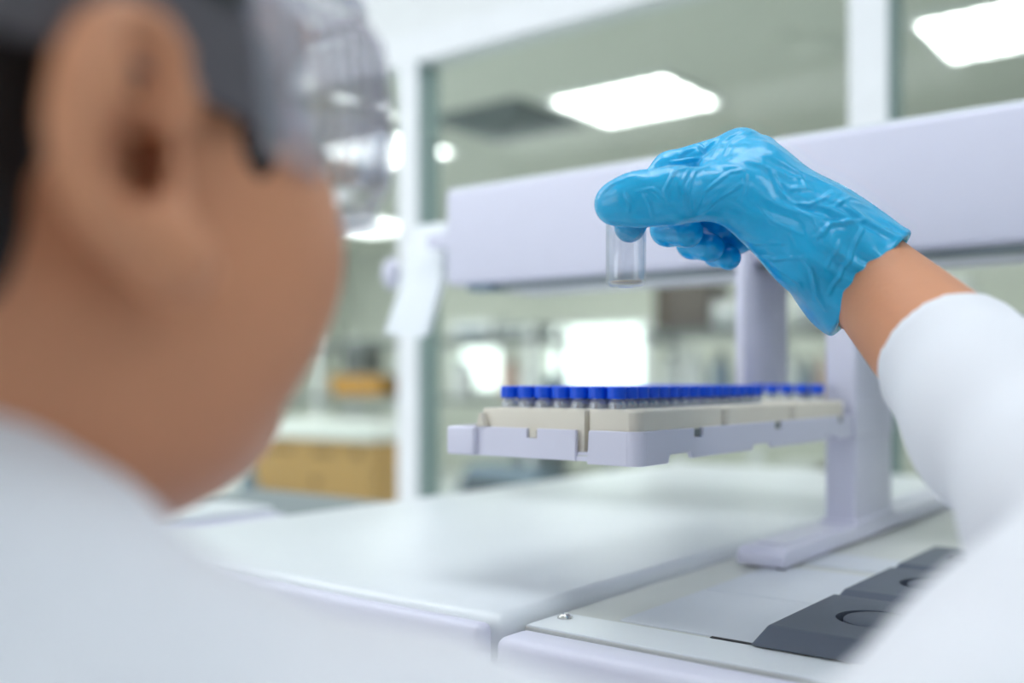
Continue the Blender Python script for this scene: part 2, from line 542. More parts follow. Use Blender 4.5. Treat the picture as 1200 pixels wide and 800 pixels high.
# tilted white side cover at the beam's left end
ply = [on_y(*p, 0.90 + (330 - p[1]) * 0.00055) for p in ((487, 266), (523, 262), (515, 335), (497, 396), (449, 392), (469, 332))]
bm = BM()
fa_ = [bm.verts.new(p) for p in ply]
fb_ = [bm.verts.new(p + Vector((0, 0.012, 0.005))) for p in ply]
bm.faces.new((fa_[0], fa_[1], fa_[2], fa_[5])); bm.faces.new((fa_[5], fa_[2], fa_[3], fa_[4]))
bm.faces.new((fb_[0], fb_[1], fb_[2], fb_[5])); bm.faces.new((fb_[5], fb_[2], fb_[3], fb_[4]))
for k in range(6):
    bm.faces.new((fa_[k], fa_[(k + 1) % 6], fb_[(k + 1) % 6], fb_[k]))
bmesh.ops.recalc_face_normals(bm, faces=bm.faces[:])
bmesh.ops.bevel(bm, geom=bm.edges[:], offset=0.002, segments=2, profile=0.5, affect='EDGES')
obj('side_cover', bm, M['lid'], samp)
kp = on_y(455, 321, 0.93)
bm = BM()
bmesh.ops.create_uvsphere(bm, u_segments=20, v_segments=12, radius=0.017,
                          matrix=Matrix.Translation((kp.x + 0.006, 0.93, kp.z)) @ Matrix.Diagonal((0.8, 0.7, 1.2, 1)))
obj('side_knob', bm, M['lav'], samp, True)
arm_z = on_y(505, 280, 0.90)
obj('cover_arm', box(BM(), arm_z.x - 0.005, -0.755, 0.897, 0.915, arm_z.z - 0.012, arm_z.z + 0.006, 0.002), M['lav'], samp)

# tray shelf (holder)
hold = obj('tray_holder', box(BM(), XR - 0.146, XR - 0.002, YF + 0.002, YF + 0.36, ZB + 0.0035, ZB + 0.0055), M['lav'], samp)
nt_ = lambda a, b, d: [(XR - a, ZT), (XR - a, ZT - d), (XR - b, ZT - d), (XR - b, ZT)]
# front wall, left of the slot: outline with a square notch for the clip
fl = [(XR - 0.0455, ZB), (XR - 0.0450, ZT), (XR - 0.0745, ZT), (XR - 0.0745, ZT - 0.0062), (XR - 0.0825, ZT - 0.0062), (XR - 0.0825, ZT),
      (XR - 0.1245, ZT), (XR - 0.1245, ZB)]
obj('front_wall', prism(BM(), fl, 'y', YF, YF + 0.003, 0.0005), M['lav'], hold)
fr = [(XR - 0.0080, ZB - 0.0015), (XR - 0.0080, ZT), (XR - 0.0352, ZT), (XR - 0.0365, ZB - 0.0015)]
bm = prism(BM(), fr, 'y', YF - 0.0008, YF + 0.0025, 0.0006)
obj('front_wall', bm, M['lav'], hold)
obj('slot_floor', box(BM(), XR - 0.0455, XR - 0.0362, YF + 0.001, YF + 0.004, ZB, ZB + 0.003), M['lav'], hold)
bm = box(BM(), XR - 0.1465, XR - 0.1225, YF - 0.0045, YF + 0.0036, ZB, ZT, 0.0020, 3)
obj('end_block', bm, M['lav'], hold, True)
# right side wall: steps below, notches above
sw = [(0.0075, ZB - 0.0015), (0.034, ZB - 0.0015), (0.0365, ZB + 0.004), (0.063, ZB + 0.004), (0.0655, ZB), (0.155, ZB), (0.1575, ZB + 0.004),
      (0.187, ZB + 0.004), (0.1895, ZB), (0.2945, ZB), (0.297, ZB + 0.004), (0.322, ZB + 0.004), (0.3245, ZB), (0.368, ZB), (0.368, ZT),
      (0.339, ZT), (0.339, ZT - 0.006), (0.327, ZT - 0.006), (0.327, ZT), (0.2075, ZT), (0.2075, ZT - 0.006), (0.195, ZT - 0.006), (0.195, ZT),
      (0.080, ZT), (0.080, ZT - 0.006), (0.068, ZT - 0.006), (0.068, ZT), (0.0075, ZT)]
obj('side_wall', prism(BM(), [(YF + a, z) for a, z in sw], 'x', XR - 0.003, XR, 0.0005), M['lav'], hold)
arc_ = [math.radians(-90 + 90 * k / 10) for k in range(11)]
cq = [(XR - 0.0081 + 0.0081 * math.cos(a_), YF + 0.0073 + 0.0081 * math.sin(a_)) for a_ in arc_]
cq += [(XR - 0.0081 + 0.0058 * math.cos(a_), YF + 0.0073 + 0.0058 * math.sin(a_)) for a_ in reversed(arc_)]
bm = prism(BM(), cq, 'z', ZB - 0.0015, ZT)
obj('corner_post', bm, M['lav'], hold, True)
obj('side_wall', box(BM(), XR - 0.1465, XR - 0.1435, YF + 0.0036, YF + 0.368, ZB, ZT), M['lav'], hold)
obj('rear_wall', box(BM(), XR - 0.1435, XR - 0.003, YF + 0.3645, YF + 0.368, ZB, ZT), M['lav'], hold)
obj('clip', box(BM(), XR - 0.0815, XR - 0.0755, YF + 0.0012, YF + 0.0032, ZT - 0.0058, ZT - 0.0012, 0.0005), M['beige'], hold)
for a_, b_ in ((0.0685, 0.0795), (0.1955, 0.207), (0.3275, 0.3385)):
    obj('clip', box(BM(), XR - 0.0028, XR - 0.0014, YF + a_, YF + b_, ZT - 0.0055, ZT - 0.0008, 0.0004), M['shelf'], hold)
obj('bracket', box(BM(), XR - 0.0, XR + 0.0035, YF + 0.358, YF + 0.462, CZ - 0.050, CZ - 0.019, 0.0015), M['lav'], hold)
bm = BM()
prism(bm, [(XR - 0.1165, CZ - 0.0305), (XR - 0.1235, CZ - 0.0305), (XR - 0.1210, CZ - 0.0215), (XR - 0.1190, CZ - 0.0215)], 'y', YF - 0.0012, YF + 0.004, 0.0008)
obj('locating_pin', bm, M['beige'], hold)

# vial trays
TZ = CZ - 0.0186
PCX, PCY = 0.01385, 0.0136


def vial_tray(cols, rows, x_right, y_front, width, length, mr, mf, notch, label):
    """tray block with open wells; mr, mf = margins right and in front of the wells; notch = slot in the front wall"""
    z1, z0 = TZ, ZB + 0.0056
    t_ = bmesh.new()
    xl = x_right - width
    gx1, gy0 = x_right - mr, y_front + mf
    gx0, gy1 = gx1 - cols * PCX, gy0 + rows * PCY
    n = 16
    R = 0.0061

    def sq(c):
        out = []
        for k in range(n):
            a = 2 * PI * k / n + PI / n
            ca, sa = math.cos(a), math.sin(a)
            f = 1 / max(abs(ca), abs(sa))
            out.append((c[0] + ca * f * PCX / 2, c[1] + sa * f * PCY / 2))
        return out
    for i in range(cols):
        for j in range(rows):
            c = (gx1 - (i + 0.5) * PCX, gy0 + (j + 0.5) * PCY)
            po = [t_.verts.new((p[0], p[1], z1)) for p in sq(c)]
            ci, cr, cb = [], [], []
            for k in range(n):
                a = 2 * PI * k / n + PI / n
                cr.append(t_.verts.new((c[0] + (R + 0.0004) * math.cos(a), c[1] + (R + 0.0004) * math.sin(a), z1 + 0.0009)))
                ci.append(t_.verts.new((c[0] + R * math.cos(a), c[1] + R * math.sin(a), z1 + 0.0005)))
                cb.append(t_.verts.new((c[0] + R * math.cos(a), c[1] + R * math.sin(a), z1 - 0.0160)))
            for k in range(n):
                k2 = (k + 1) % n
                t_.faces.new((po[k], po[k2], cr[k2], cr[k]))
                t_.faces.new((cr[k], cr[k2], ci[k2], ci[k]))
                t_.faces.new((ci[k], ci[k2], cb[k2], cb[k]))
            t_.faces.new(cb)
    rc = 0.008
    loop = []
    for (cx, cy, a0) in ((x_right - rc, y_front + length - rc, 0), (xl + rc, y_front + length - rc, 90), (xl + rc, y_front + rc, 180), (x_right - rc, y_front + rc, 270)):
        if a0 == 270 and notch:
            loop += [(notch[0], y_front), (notch[0] + 0.0004, y_front + 0.0046), (notch[1] - 0.0004, y_front + 0.0046), (notch[1], y_front)]
        for k in range(7):
            a = math.radians(a0 + 90 * k / 6)
            loop.append((cx + rc * math.cos(a), cy + rc * math.sin(a)))
    mxc, myc = (xl + x_right) / 2, y_front + length / 2
    inn = [t_.verts.new((min(max(p[0], gx0), gx1), min(max(p[1], gy0), gy1), z1)) for p in loop]
    l1 = [t_.verts.new((mxc + (p[0] - mxc) * (1 - 0.0008 / (width / 2)), myc + (p[1] - myc) * (1 - 0.0008 / (length / 2)), z1)) for p in loop]
    l2 = [t_.verts.new((p[0], p[1], z1 - 0.0010)) for p in loop]
    l3 = [t_.verts.new((p[0], p[1], z0)) for p in loop]
    m_ = len(loop)
    for A, B in ((inn, l1), (l1, l2), (l2, l3)):
        for k in range(m_):
            k2 = (k + 1) % m_
            t_.faces.new((A[k], A[k2], B[k2], B[k]))
    t_.faces.new(l3)
    bmesh.ops.remove_doubles(t_, verts=t_.verts[:], dist=1e-6)
    bmesh.ops.dissolve_degenerate(t_, edges=t_.edges[:], dist=1e-6)
    o = obj('vial_tray', t_, M['beige'], None, True, (mxc, myc, z0))
    tag(o, label, 'vial tray', 'beige vial trays')
    return [(gx1 - (i + 0.5) * PCX, [gy0 + (j + 0.5) * PCY for j in range(rows)]) for i in range(cols)]


TL = 0.1155
trays = []
for k, nm in enumerate(('nearest', 'middle', 'rearmost')):
    trays.append(vial_tray(8, 8, XR - 0.0036, YF + 0.0042 + k * (TL + 0.0012), 0.1222, TL, 0.0013, 0.0054,
                           (XR - 0.0415, XR - 0.0372), 'beige vial tray with round wells, %s of three on the lavender shelf' % nm))


def make_vial(loc, label):
    t = thing('sample_vial', loc, label, 'vial', 'blue-capped vials in the trays')
    x, y, z = loc
    g = [(0, 0.0), (0.0050, 0.0), (0.0056, 0.0008), (0.0056, 0.0185), (0.0052, 0.0200), (0.0036, 0.0218), (0.0036, 0.0262), (0.0028, 0.0262),
         (0.0028, 0.0215), (0.0046, 0.0195), (0.0048, 0.0180), (0.0048, 0.0014), (0, 0.0014)]
    obj('glass_body', lathe(BM(), g, loc, 18), M['vglass'], t, True)
    bm = BM()
    n = 36
    prof = [(0.0, 0.0300), (0.0050, 0.0300), (0.0060, 0.0292), (0.0060, 0.0226), (0.0055, 0.0222), (0.0038, 0.0222), (0.0038, 0.0266), (0.0, 0.0266)]
    lathe(bm, prof, loc, n)
    bm.verts.ensure_lookup_table()
    for v in bm.verts:
        d = Vector((v.co.x - x, v.co.y - y))
        if d.length > 0.0057:
            k = round(math.atan2(d.y, d.x) / (2 * PI / n))
            if k % 2:
                v.co.x = x + d.x * 0.97
                v.co.y = y + d.y * 0.97
    obj('cap', bm, M['blue'], t, True)
    return t


VZ = CZ - 0.0339
ORD = ['first', 'second', 'third', 'fourth', 'fifth', 'sixth', 'seventh', 'eighth', 'ninth', 'tenth', 'eleventh', 'twelfth', 'thirteenth',
       'fourteenth', 'fifteenth', 'sixteenth', 'seventeenth', 'eighteenth', 'nineteenth', 'twentieth', 'twenty-first', 'twenty-second',
       'twenty-third', 'twenty-fourth']
columns = [(trays[0][i][0], trays[0][i][1] + trays[1][i][1] + trays[2][i][1]) for i in range(7, 0, -1)]   # left to right, rightmost line empty
proto = None
for ci, (cx, ys) in enumerate(columns):
    for ri, cy in enumerate(ys):
        if 15 <= ri < 23 or (ri == 23 and ci < 2):
            continue
        row = 'front row' if ri == 0 else ('rearmost row' if ri == 23 else ORD[ri] + ' row back')
        lab = 'blue-capped clear vial in the trays, %s from the left, %s' % (ORD[ci], row)
        if proto is None:
            proto = make_vial((cx, cy, VZ), lab)
            continue
        r = proto.copy()
        COL.objects.link(r)
        r.location = (cx, cy, VZ)
        r['label'] = lab
        for ch in list(proto.children):
            c = ch.copy()
            COL.objects.link(c)
            c.parent = r

# ------------------------------------------------------------------ things beside the instrument on the bench
t = thing('benchtop_device', (-1.1, 1.05, 0.9), 'low grey-topped black device on the bench behind the white lid', 'device')
obj('case', box(BM(), -1.26, -0.945, 0.80, 0.985, 0.9, CZ - 0.178, 0.004), M['black'], t)
obj('top_cover', box(BM(), -1.262, -0.943, 0.812, 0.987, CZ - 0.178, CZ - 0.169, 0.003), M['greydev'], t)
t = thing('white_printer', (-1.05, 0.62, 0.9), 'white box-shaped device on the bench left of the white lid, half behind the jaw', 'device')
obj('case', box(BM(), -1.24, -0.93, 0.47, 0.77, 0.9, CZ - 0.158, 0.008, 3), M['lav'], t, True)
obj('top_tray', box(BM(), -1.21, -0.95, 0.50, 0.76, CZ - 0.158, CZ - 0.150, 0.003), M['lid'], t)
obj('foot_strip', box(BM(), -1.235, -0.929, 0.4685, 0.474, 0.905, 0.92), M['black'], t)

# ------------------------------------------------------------------ far room furniture
t = thing('low_bench', (-3.0, 2.75, 0), 'white low bench beyond the glass carrying the cardboard box', 'bench')
obj('worktop', box(BM(), -4.4, -1.3, 2.42, 3.10, 0.97, 1.0, 0.003), M['bench'], t)
obj('cabinet', box(BM(), -4.35, -1.35, 2.47, 3.08, 0.0, 0.97), M['bench'], t)


def pbox(px0, px1, py0, py1, y, depth):
    """box whose front lies in the plane y and fills the given image rows and columns there"""
    a, b = on_y(px0, py1, y), on_y(px1, py0, y)
    return a.x, b.x, y, y + depth, a.z, b.z


x0, x1, y0, y1, _, _ = pbox(290, 436, 530, 590, 2.6, 0.32)
t = thing('cardboard_box', ((x0 + x1) / 2, 2.78, 1.0), 'brown cardboard box on the low bench beyond the glass, left of the upright', 'box')
bz = 1.0 + 0.265
obj('body', box(BM(), x0, x1, y0, y1, 1.0, bz, 0.004), M['card'], t)
for (u, v, w, h) in ((0.18, 0.80, 0.30, 0.10), (0.56, 0.78, 0.20, 0.12), (0.86, 0.78, 0.09, 0.16), (0.55, 0.30, 0.07, 0.22)):
    xx, zz = x0 + u * (x1 - x0), 1.0 + v * 0.265
    obj('print_mark', box(BM(), xx, xx + w * (x1 - x0) * 0.7, y0 - 0.0008, y0 + 0.001, zz, zz + h * 0.265 * 0.7), M['print'], t)
obj('tape', box(BM(), x0 + 0.001, x1 - 0.001, y0 + 0.15, y0 + 0.21, bz - 0.001, bz + 0.0008), M['card'], t)
t = thing('foam_lid', ((x0 + x1) / 2, 2.78, bz + 0.001), 'white foam lid lying on the cardboard box', 'lid')
obj('slab', box(BM(), x0 - 0.01, x1 + 0.005, y0 - 0.01, y1 + 0.01, bz + 0.002, bz + 0.07, 0.008, 3), M['paper'], t, True)
b_ = on_y(292, 575, 2.5)
t = thing('wash_bottle', (b_.x, 2.5, 1.0015), 'small blue bottle left of the cardboard box', 'bottle')
obj('body', lathe(BM(), [(0, 0), (0.035, 0), (0.037, 0.01), (0.037, 0.1), (0.014, 0.125), (0.014, 0.14), (0, 0.14)], (b_.x, 2.5, 1.0015), 20), M['bluegrey'], t, True)
obj('cap', lathe(BM(), [(0, 0), (0.016, 0), (0.016, 0.02), (0, 0.02)], (b_.x, 2.5, 1.139), 18), M['bluegrey'], t, True)

RY = 4.0
rack = thing('shelf_rack', (-3.0, RY + 0.2, 0), 'long island bench with two grey reagent shelves beyond the glass', 'shelf')
obj('bench_top', box(BM(), -6.0, 1.2, RY - 0.35, RY + 0.75, 0.88, 0.92, 0.003), M['bench'], rack)
obj('bench_body', box(BM(), -5.95, 1.15, RY - 0.3, RY + 0.7, 0, 0.88), M['bench'], rack)
S1, S2 = 1.405, 1.725
G1, G2, G0 = S1 + 0.0015, S2 + 0.0015, 0.9215
for z, a_, b_ in ((S1, -6.0, 1.2), (S2, -6.0, -3.0), (S2, -2.36, 1.2)):
    obj('shelf_board', box(BM(), a_, b_, RY, RY + 0.36, z - 0.028, z, 0.002), M['shelf'], rack)
for x in (-5.98, -4.62, -3.02, -2.34, 0.2):
    bm = BM()
    box(bm, x - 0.02, x + 0.02, RY + 0.02, RY + 0.05, 0.92, S2 + 0.05)
    box(bm, x - 0.02, x + 0.02, RY + 0.31, RY + 0.34, 0.92, S2 + 0.05)
    box(bm, x - 0.02, x + 0.02, RY + 0.05, RY + 0.31, S2 - 0.06, S2 - 0.03)
    obj('upright', bm, M['alu'], rack)


def bottle(px, half, z, h, m, capm, label, group, y=RY + 0.12, name='reagent_bottle'):
    p = on_y(px, 445, y)
    D = (Vector((p.x, p.y)).length)
    r = half
    t = thing(name, (p.x, y, z), label, 'bottle', group)
    prof = [(0, 0), (r * 0.94, 0), (r, 0.006), (r, h * 0.62), (r * 0.88, h * 0.70), (r * 0.42, h * 0.82), (r * 0.40, h * 0.9), (0, h * 0.9)]
    obj('body', lathe(BM(), prof, (p.x, y, z), 22), m, t, True)
    obj('cap', lathe(BM(), [(0, 0), (r * 0.48, 0), (r * 0.5, h * 0.01), (r * 0.5, h * 0.13), (r * 0.46, h * 0.14), (0, h * 0.14)], (p.x, y, z + h * 0.86), 20), capm, t, True)
    return t


def device(px0, px1, z, h, y, depth, m, m2, name, label, cat, taper=0.0):
    a, b = on_y(px0, 445, y), on_y(px1, 445, y)
    t = thing(name, ((a.x + b.x) / 2, y + depth / 2, z), label, cat)
    pr = [(y, z + 0.01), (y + depth, z + 0.01), (y + depth, z + h), (y + taper, z + h)]
    obj('case', prism(BM(), pr, 'x', a.x, b.x, min(0.008, h * 0.1), 2), m, t)
    w = b.x - a.x
    obj('panel', prism(BM(), [(a.x + w * 0.12, z + h * 0.25), (a.x + w * 0.88, z + h * 0.25), (a.x + w * 0.88, z + h * 0.55), (a.x + w * 0.12, z + h * 0.55)], 'y',
                       y - 0.004, y + 0.01, 0.001), m2, t)
    for k in range(2):
        xx = a.x + w * (0.15 + 0.7 * k)
        obj('foot', lathe(BM(), [(0, 0), (0.012, 0), (0.012, 0.012), (0, 0.012)], (xx, y + depth * 0.5, z), 12), M['black'], t)
    return t


# top shelf
device(766, 829, G2, 0.215, RY + 0.055, 0.24, M['brown'], M['brown'], 'storage_box', 'dark taupe storage box on the top shelf right of the held vial', 'box')
device(528, 575, G2, 0.085, RY + 0.05, 0.2, M['milky'], M['bluegrey'], 'storage_box', 'pale low box at the left end of the top shelf behind the tray', 'box')
device(580, 624, G2, 0.06, RY + 0.065, 0.2, M['greydev'], M['milky'], 'storage_box', 'low grey box on the top shelf above the first white window', 'box')
device(835, 862, G2, 0.12, RY + 0.05, 0.2, M['milky'], M['greydev'], 'storage_box', 'pale box on the top shelf just left of the lift column', 'box')
device(925, 962, G2, 0.12, RY + 0.05, 0.2, M['paper'], M['greydev'], 'storage_box', 'white box on the top shelf right of the lift column', 'box')
device(1062, 1130, G2, 0.16, RY + 0.05, 0.2, M['milky'], M['greydev'], 'storage_box', 'pale box at the far right of the top shelf, above the sleeve', 'box')
# lower shelf
bm = BM()
a, b = on_y(386, 445, RY + 0.02), on_y(448, 445, RY + 0.02)
t = thing('yellow_basket', ((a.x + b.x) / 2, RY + 0.14, G1), 'yellow plastic basket on the lower shelf by the cheek', 'basket')
zz = G1
prism(bm, [(a.x + 0.02, zz), (b.x - 0.02, zz), (b.x, zz + 0.115), (a.x, zz + 0.115)], 'y', RY + 0.02, RY + 0.28, 0.006)
obj('tub', bm, M['yellow'], t)
obj('rim', box(BM(), a.x - 0.008, b.x + 0.008, RY + 0.012, RY + 0.288, zz + 0.105, zz + 0.12, 0.003), M['yellow'], t)
device(402, 428, G1 + 0.122, 0.155, RY + 0.06, 0.14, M['shelf'], M['black'], 'dark_canister', 'dark grey canister standing on the yellow basket', 'canister')
bottle(543, 0.062, G1, 0.20, M['milky'], M['bluegrey'], 'milky bottle on the lower shelf in front of the small window, left of the vials', 'shelf bottles')
bottle(598, 0.050, G1, 0.235, M['pink'], M['milky'], 'pinkish bottle on the lower shelf right of the small window', 'shelf bottles')
bottle(624, 0.056, G1, 0.18, M['milky'], M['milky'], 'tall milky bottle on the lower shelf left of the wide bright window', 'shelf bottles')
bottle(650, 0.055, G1, 0.125, M['bluegrey'], M['shelf'], 'short blue-grey bottle on the lower shelf before the wide bright window', 'shelf bottles')
bottle(786, 0.044, G1, 0.22, M['milky'], M['greydev'], 'milky bottle below the taupe storage box', 'shelf bottles')
bottle(813, 0.050, G1, 0.24, M['milky'], M['milky'], 'larger milky bottle below the taupe storage box, on its right', 'shelf bottles')
bottle(845, 0.050, G1, 0.22, M['bluegrey'], M['black'], 'blue-grey bottle left of the lift column', 'shelf bottles')
bottle(926, 0.036, G1, 0.23, M['milky'], M['greydev'], 'milky bottle just right of the lift column', 'shelf bottles')
bottle(946, 0.030, G1, 0.19, M['bluegrey'], M['black'], 'small blue-grey bottle between lift column and support post', 'shelf bottles')
bottle(963, 0.026, G1, 0.20, M['pink'], M['pink'], 'slim pinkish bottle beside the support post above the rear vials', 'shelf bottles')
# bench level of the rack
device(370, 440, G0, 0.34, RY - 0.25, 0.25, M['milky'], M['greydev'], 'balance', 'pale balance on the island bench behind the cardboard box', 'balance')
device(392, 428, 1.2635, 0.055, RY - 0.2, 0.15, M['shelf'], M['black'], 'balance_pan', 'dark grey dish on top of the pale balance', 'dish')
device(532, 618, G0, 0.155, RY - 0.28, 0.3, M['bluegrey'], M['black'], 'centrifuge', 'blue-grey low centrifuge on the island bench below the tray shelf', 'centrifuge', 0.1)
device(600, 640, G0, 0.21, RY + 0.1, 0.2, M['shelf'], M['black'], 'mixer', 'dark grey mixer under the shelf behind the blue-grey centrifuge', 'mixer')
device(652, 690, G0, 0.13, RY - 0.2, 0.2, M['black'], M['greydev'], 'heating_block', 'small black heating block on the island bench left of the tray corner', 'heater')
device(905, 950, G0, 0.24, RY - 0.2, 0.2, M['milky'], M['brown'], 'stirrer', 'pale stirrer below the tray shelf, left of the post', 'stirrer')
device(955, 985, G0, 0.24, RY - 0.2, 0.2, M['brown'], M['black'], 'control_box', 'brown control box beside the pale stirrer, left of the post', 'box')
bottle(886, 0.055, G0, 0.30, M['milky'], M['milky'], 'white bottle on the island bench under the tray shelf', 'bench bottles', RY - 0.1)
bottle(716, 0.05, G0, 0.2, M['milky'], M['greydev'], 'milky bottle right of the black heating block', 'bench bottles', RY - 0.1)

# ------------------------------------------------------------------ implicit-surface modelling for the person
F32 = np.float32


def V3(X, D, Z):
    return np.array((X, D, Z), F32)


def PX(px, py, D):
    return V3((px - 600) / FPX * D, D, (HY - py) / FPX * D)


def capsule(p, a, b, ra, rb=None):
    rb = ra if rb is None else rb
    ab = b - a
    t = np.clip(((p - a) @ ab) / max(float(ab @ ab), 1e-9), 0, 1)
    q = p - a - t[:, None] * ab
    return np.sqrt((q * q).sum(1)) - (ra + (rb - ra) * t)


def ellip(p, c, r, R=None):
    q = p - c
    if R is not None:
        q = q @ R.T
    r = np.asarray(r, F32)
    k0 = np.sqrt(((q / r) ** 2).sum(1))
    k1 = np.sqrt(((q / (r * r)) ** 2).sum(1)) + 1e-9
    return k0 * (k0 - 1) / k1


def smin(a, b, k):
    h = np.maximum(k - np.abs(a - b), 0) / k
    return np.minimum(a, b) - h * h * k * 0.25


def smax(a, b, k):
    return -smin(-a, -b, k)


def chain(p, pts, rs, k=0.0):
    d = None
    for i in range(len(pts) - 1):
        c = capsule(p, pts[i], pts[i + 1], rs[i], rs[i + 1])
        d = c if d is None else (smin(d, c, k) if k else np.minimum(d, c))
    return d


def near(f, p, c, R):
    """evaluate f only within R of c; outside give a safe positive distance"""
    dd = np.sqrt(((p - c) ** 2).sum(1))
    m = dd < R
    out = np.maximum(dd - R * 0.8, 0.004).astype(F32)
    if m.any():
        out[m] = f(p[m])
    return out


def wob(p, s, seed=0.0):
    """cheap smooth pseudo-noise in about -1..1"""
    x, y, z = p[:, 0] * s, p[:, 1] * s, p[:, 2] * s
    return (np.sin(x * 1.3 + 1.7 * np.sin(y * 0.9 + seed) + seed) + np.sin(y * 1.7 + 1.3 * np.sin(z * 1.1 + 2 * seed))
            + np.sin(z * 1.5 + 1.5 * np.sin(x * 1.2 + 3 * seed))) / 3


def sdf_mesh(f, lo, hi, h, B=16, margin=1.6):
    lo = np.asarray(lo, F32); hi = np.asarray(hi, F32)
    nb = np.ceil((hi - lo) / (h * B)).astype(int)
    n = nb * B
    vals = np.empty(tuple(n), F32)
    bi = np.stack(np.meshgrid(*[np.arange(k) for k in nb], indexing='ij'), -1).reshape(-1, 3)
    cen = lo + (bi * B + (B - 1) / 2) * h
    dc = f(cen.astype(F32))
    R = B * h * 0.87 * margin
    off = np.stack(np.meshgrid(*[np.arange(B)] * 3, indexing='ij'), -1).reshape(-1, 3)
    keep = np.abs(dc) < R
    for b, d in zip(bi[~keep], dc[~keep]):
        o = b * B
        vals[o[0]:o[0] + B, o[1]:o[1] + B, o[2]:o[2] + B] = 1 if d > 0 else -1
    kb = bi[keep]
    step = 48
    for s in range(0, len(kb), step):
        ch = kb[s:s + step]
        pts = (lo + ((ch * B)[:, None, :] + off[None]) * h).reshape(-1, 3).astype(F32)
        d = f(pts).reshape(len(ch), B, B, B)
        for q, o in zip(d, ch * B):
            vals[o[0]:o[0] + B, o[1]:o[1] + B, o[2]:o[2] + B] = q
    ins = vals < 0
    cnt = np.zeros(tuple(n - 1), np.uint8)
    for dx in (0, 1):
        for dy in (0, 1):
            for dz in (0, 1):
                cnt += ins[dx:n[0] - 1 + dx, dy:n[1] - 1 + dy, dz:n[2] - 1 + dz]
    act = (cnt > 0) & (cnt < 8)
    ci = np.argwhere(act)
    idx = np.full(act.shape, -1, np.int32)
    idx[act] = np.arange(len(ci))
    acc = np.zeros((len(ci), 3), F32); num = np.zeros(len(ci), F32)
    cor = [(a, b, c) for a in (0, 1) for b in (0, 1) for c in (0, 1)]
    cv = {c: vals[ci[:, 0] + c[0], ci[:, 1] + c[1], ci[:, 2] + c[2]] for c in cor}
    for c in cor:
        for ax in range(3):
            if c[ax] == 0:
                e = list(c); e[ax] = 1; e = tuple(e)
                a, b = cv[c], cv[e]
                m = (a < 0) != (b < 0)
                t = np.where(m, a / np.where(m, a - b, 1), 0)
                pt = np.zeros((len(ci), 3), F32)
                pt[:] = c
                pt[:, ax] = t
                acc += pt * m[:, None]
                num += m
    verts = lo + (ci + acc / num[:, None]) * h
    quads = []
    for ax in range(3):
        o1, o2 = (ax + 1) % 3, (ax + 2) % 3
        sl0 = [slice(1, -1)] * 3
        sl0[ax] = slice(0, n[ax] - 1)
        a = ins[tuple(sl0)]
        sl1 = list(sl0); sl1[ax] = slice(1, n[ax])
        b = ins[tuple(sl1)]
        for flip, m in ((False, a & ~b), (True, ~a & b)):
            e = np.argwhere(m)
            if not len(e):
                continue
            e[:, o1] += 1; e[:, o2] += 1
            q = []
            for d1, d2 in ((-1, -1), (0, -1), (0, 0), (-1, 0)):
                g = e.copy(); g[:, o1] += d1; g[:, o2] += d2
                q.append(idx[g[:, 0], g[:, 1], g[:, 2]])
            q = np.stack(q, 1)
            quads.append(q[:, ::-1] if flip else q)
    quads = np.concatenate(quads)
    quads = quads[(quads >= 0).all(1)]
    return verts.astype(np.float64), quads


def grid_normals(f, v, e=0.0008):
    v = v.astype(F32)
    g = np.stack([f(v + d) - f(v - d) for d in (V3(e, 0, 0), V3(0, e, 0), V3(0, 0, e))], 1)
    return g / (np.linalg.norm(g, axis=1, keepdims=True) + 1e-9)


def smooth_verts(v, q, it=1, lam=0.5):
    e = np.concatenate([q[:, [0, 1]], q[:, [1, 2]], q[:, [2, 3]], q[:, [3, 0]]])
    for _ in range(it):
        s = np.zeros_like(v); c = np.zeros(len(v))
        for a, b in ((0, 1), (1, 0)):
            for ax in range(3):
                s[:, ax] += np.bincount(e[:, a], v[e[:, b], ax], len(v))
            c += np.bincount(e[:, a], minlength=len(v))
        v = v + lam * (s / np.maximum(c, 1)[:, None] - v)
    return v


def to_room(v):
    return np.stack([C_ * v[:, 0] - S_ * v[:, 1], S_ * v[:, 0] + C_ * v[:, 1], CZ + v[:, 2]], 1)


def sdf_obj(name, v, q, m, parent):
    me = bpy.data.meshes.new(name)
    w = to_room(v)
    me.from_pydata(w.tolist(), [], q.tolist())
    me.update()
    me.polygons.foreach_set('use_smooth', [True] * len(me.polygons))
    return link_mesh(name, me, m, parent)


# ------------------------------------------------------------------ head frame
PHI, NOD = math.radians(27), math.radians(7)
HR = V3(math.cos(PHI), -math.sin(PHI), 0)
HF = V3(math.sin(PHI) * math.cos(NOD), math.cos(PHI) * math.cos(NOD), math.sin(NOD))
HU = V3(-math.sin(PHI) * math.sin(NOD), -math.cos(PHI) * math.sin(NOD), math.cos(NOD))
HO = V3(-0.085, 0.228, 0.049) - 0.075 * HR       # midway between the ear canals
HM = np.stack([HR, HF, HU])                      # rows: right, forward, up


def hl(r, f, u):
    return HO + r * HR + f * HF + F32(u) * HU


def cranium(q, g=0.0):
    return ellip(q, V3(0, 0.002, 0.052), (0.0755 + g, 0.098 + g, 0.085 + g))


def ear_pt(px, py, lift=0.0):
    return PX(px, py, 0.190 + (px - 60) / 180 * 0.041 - lift)


EAR_C = ear_pt(140, 170)


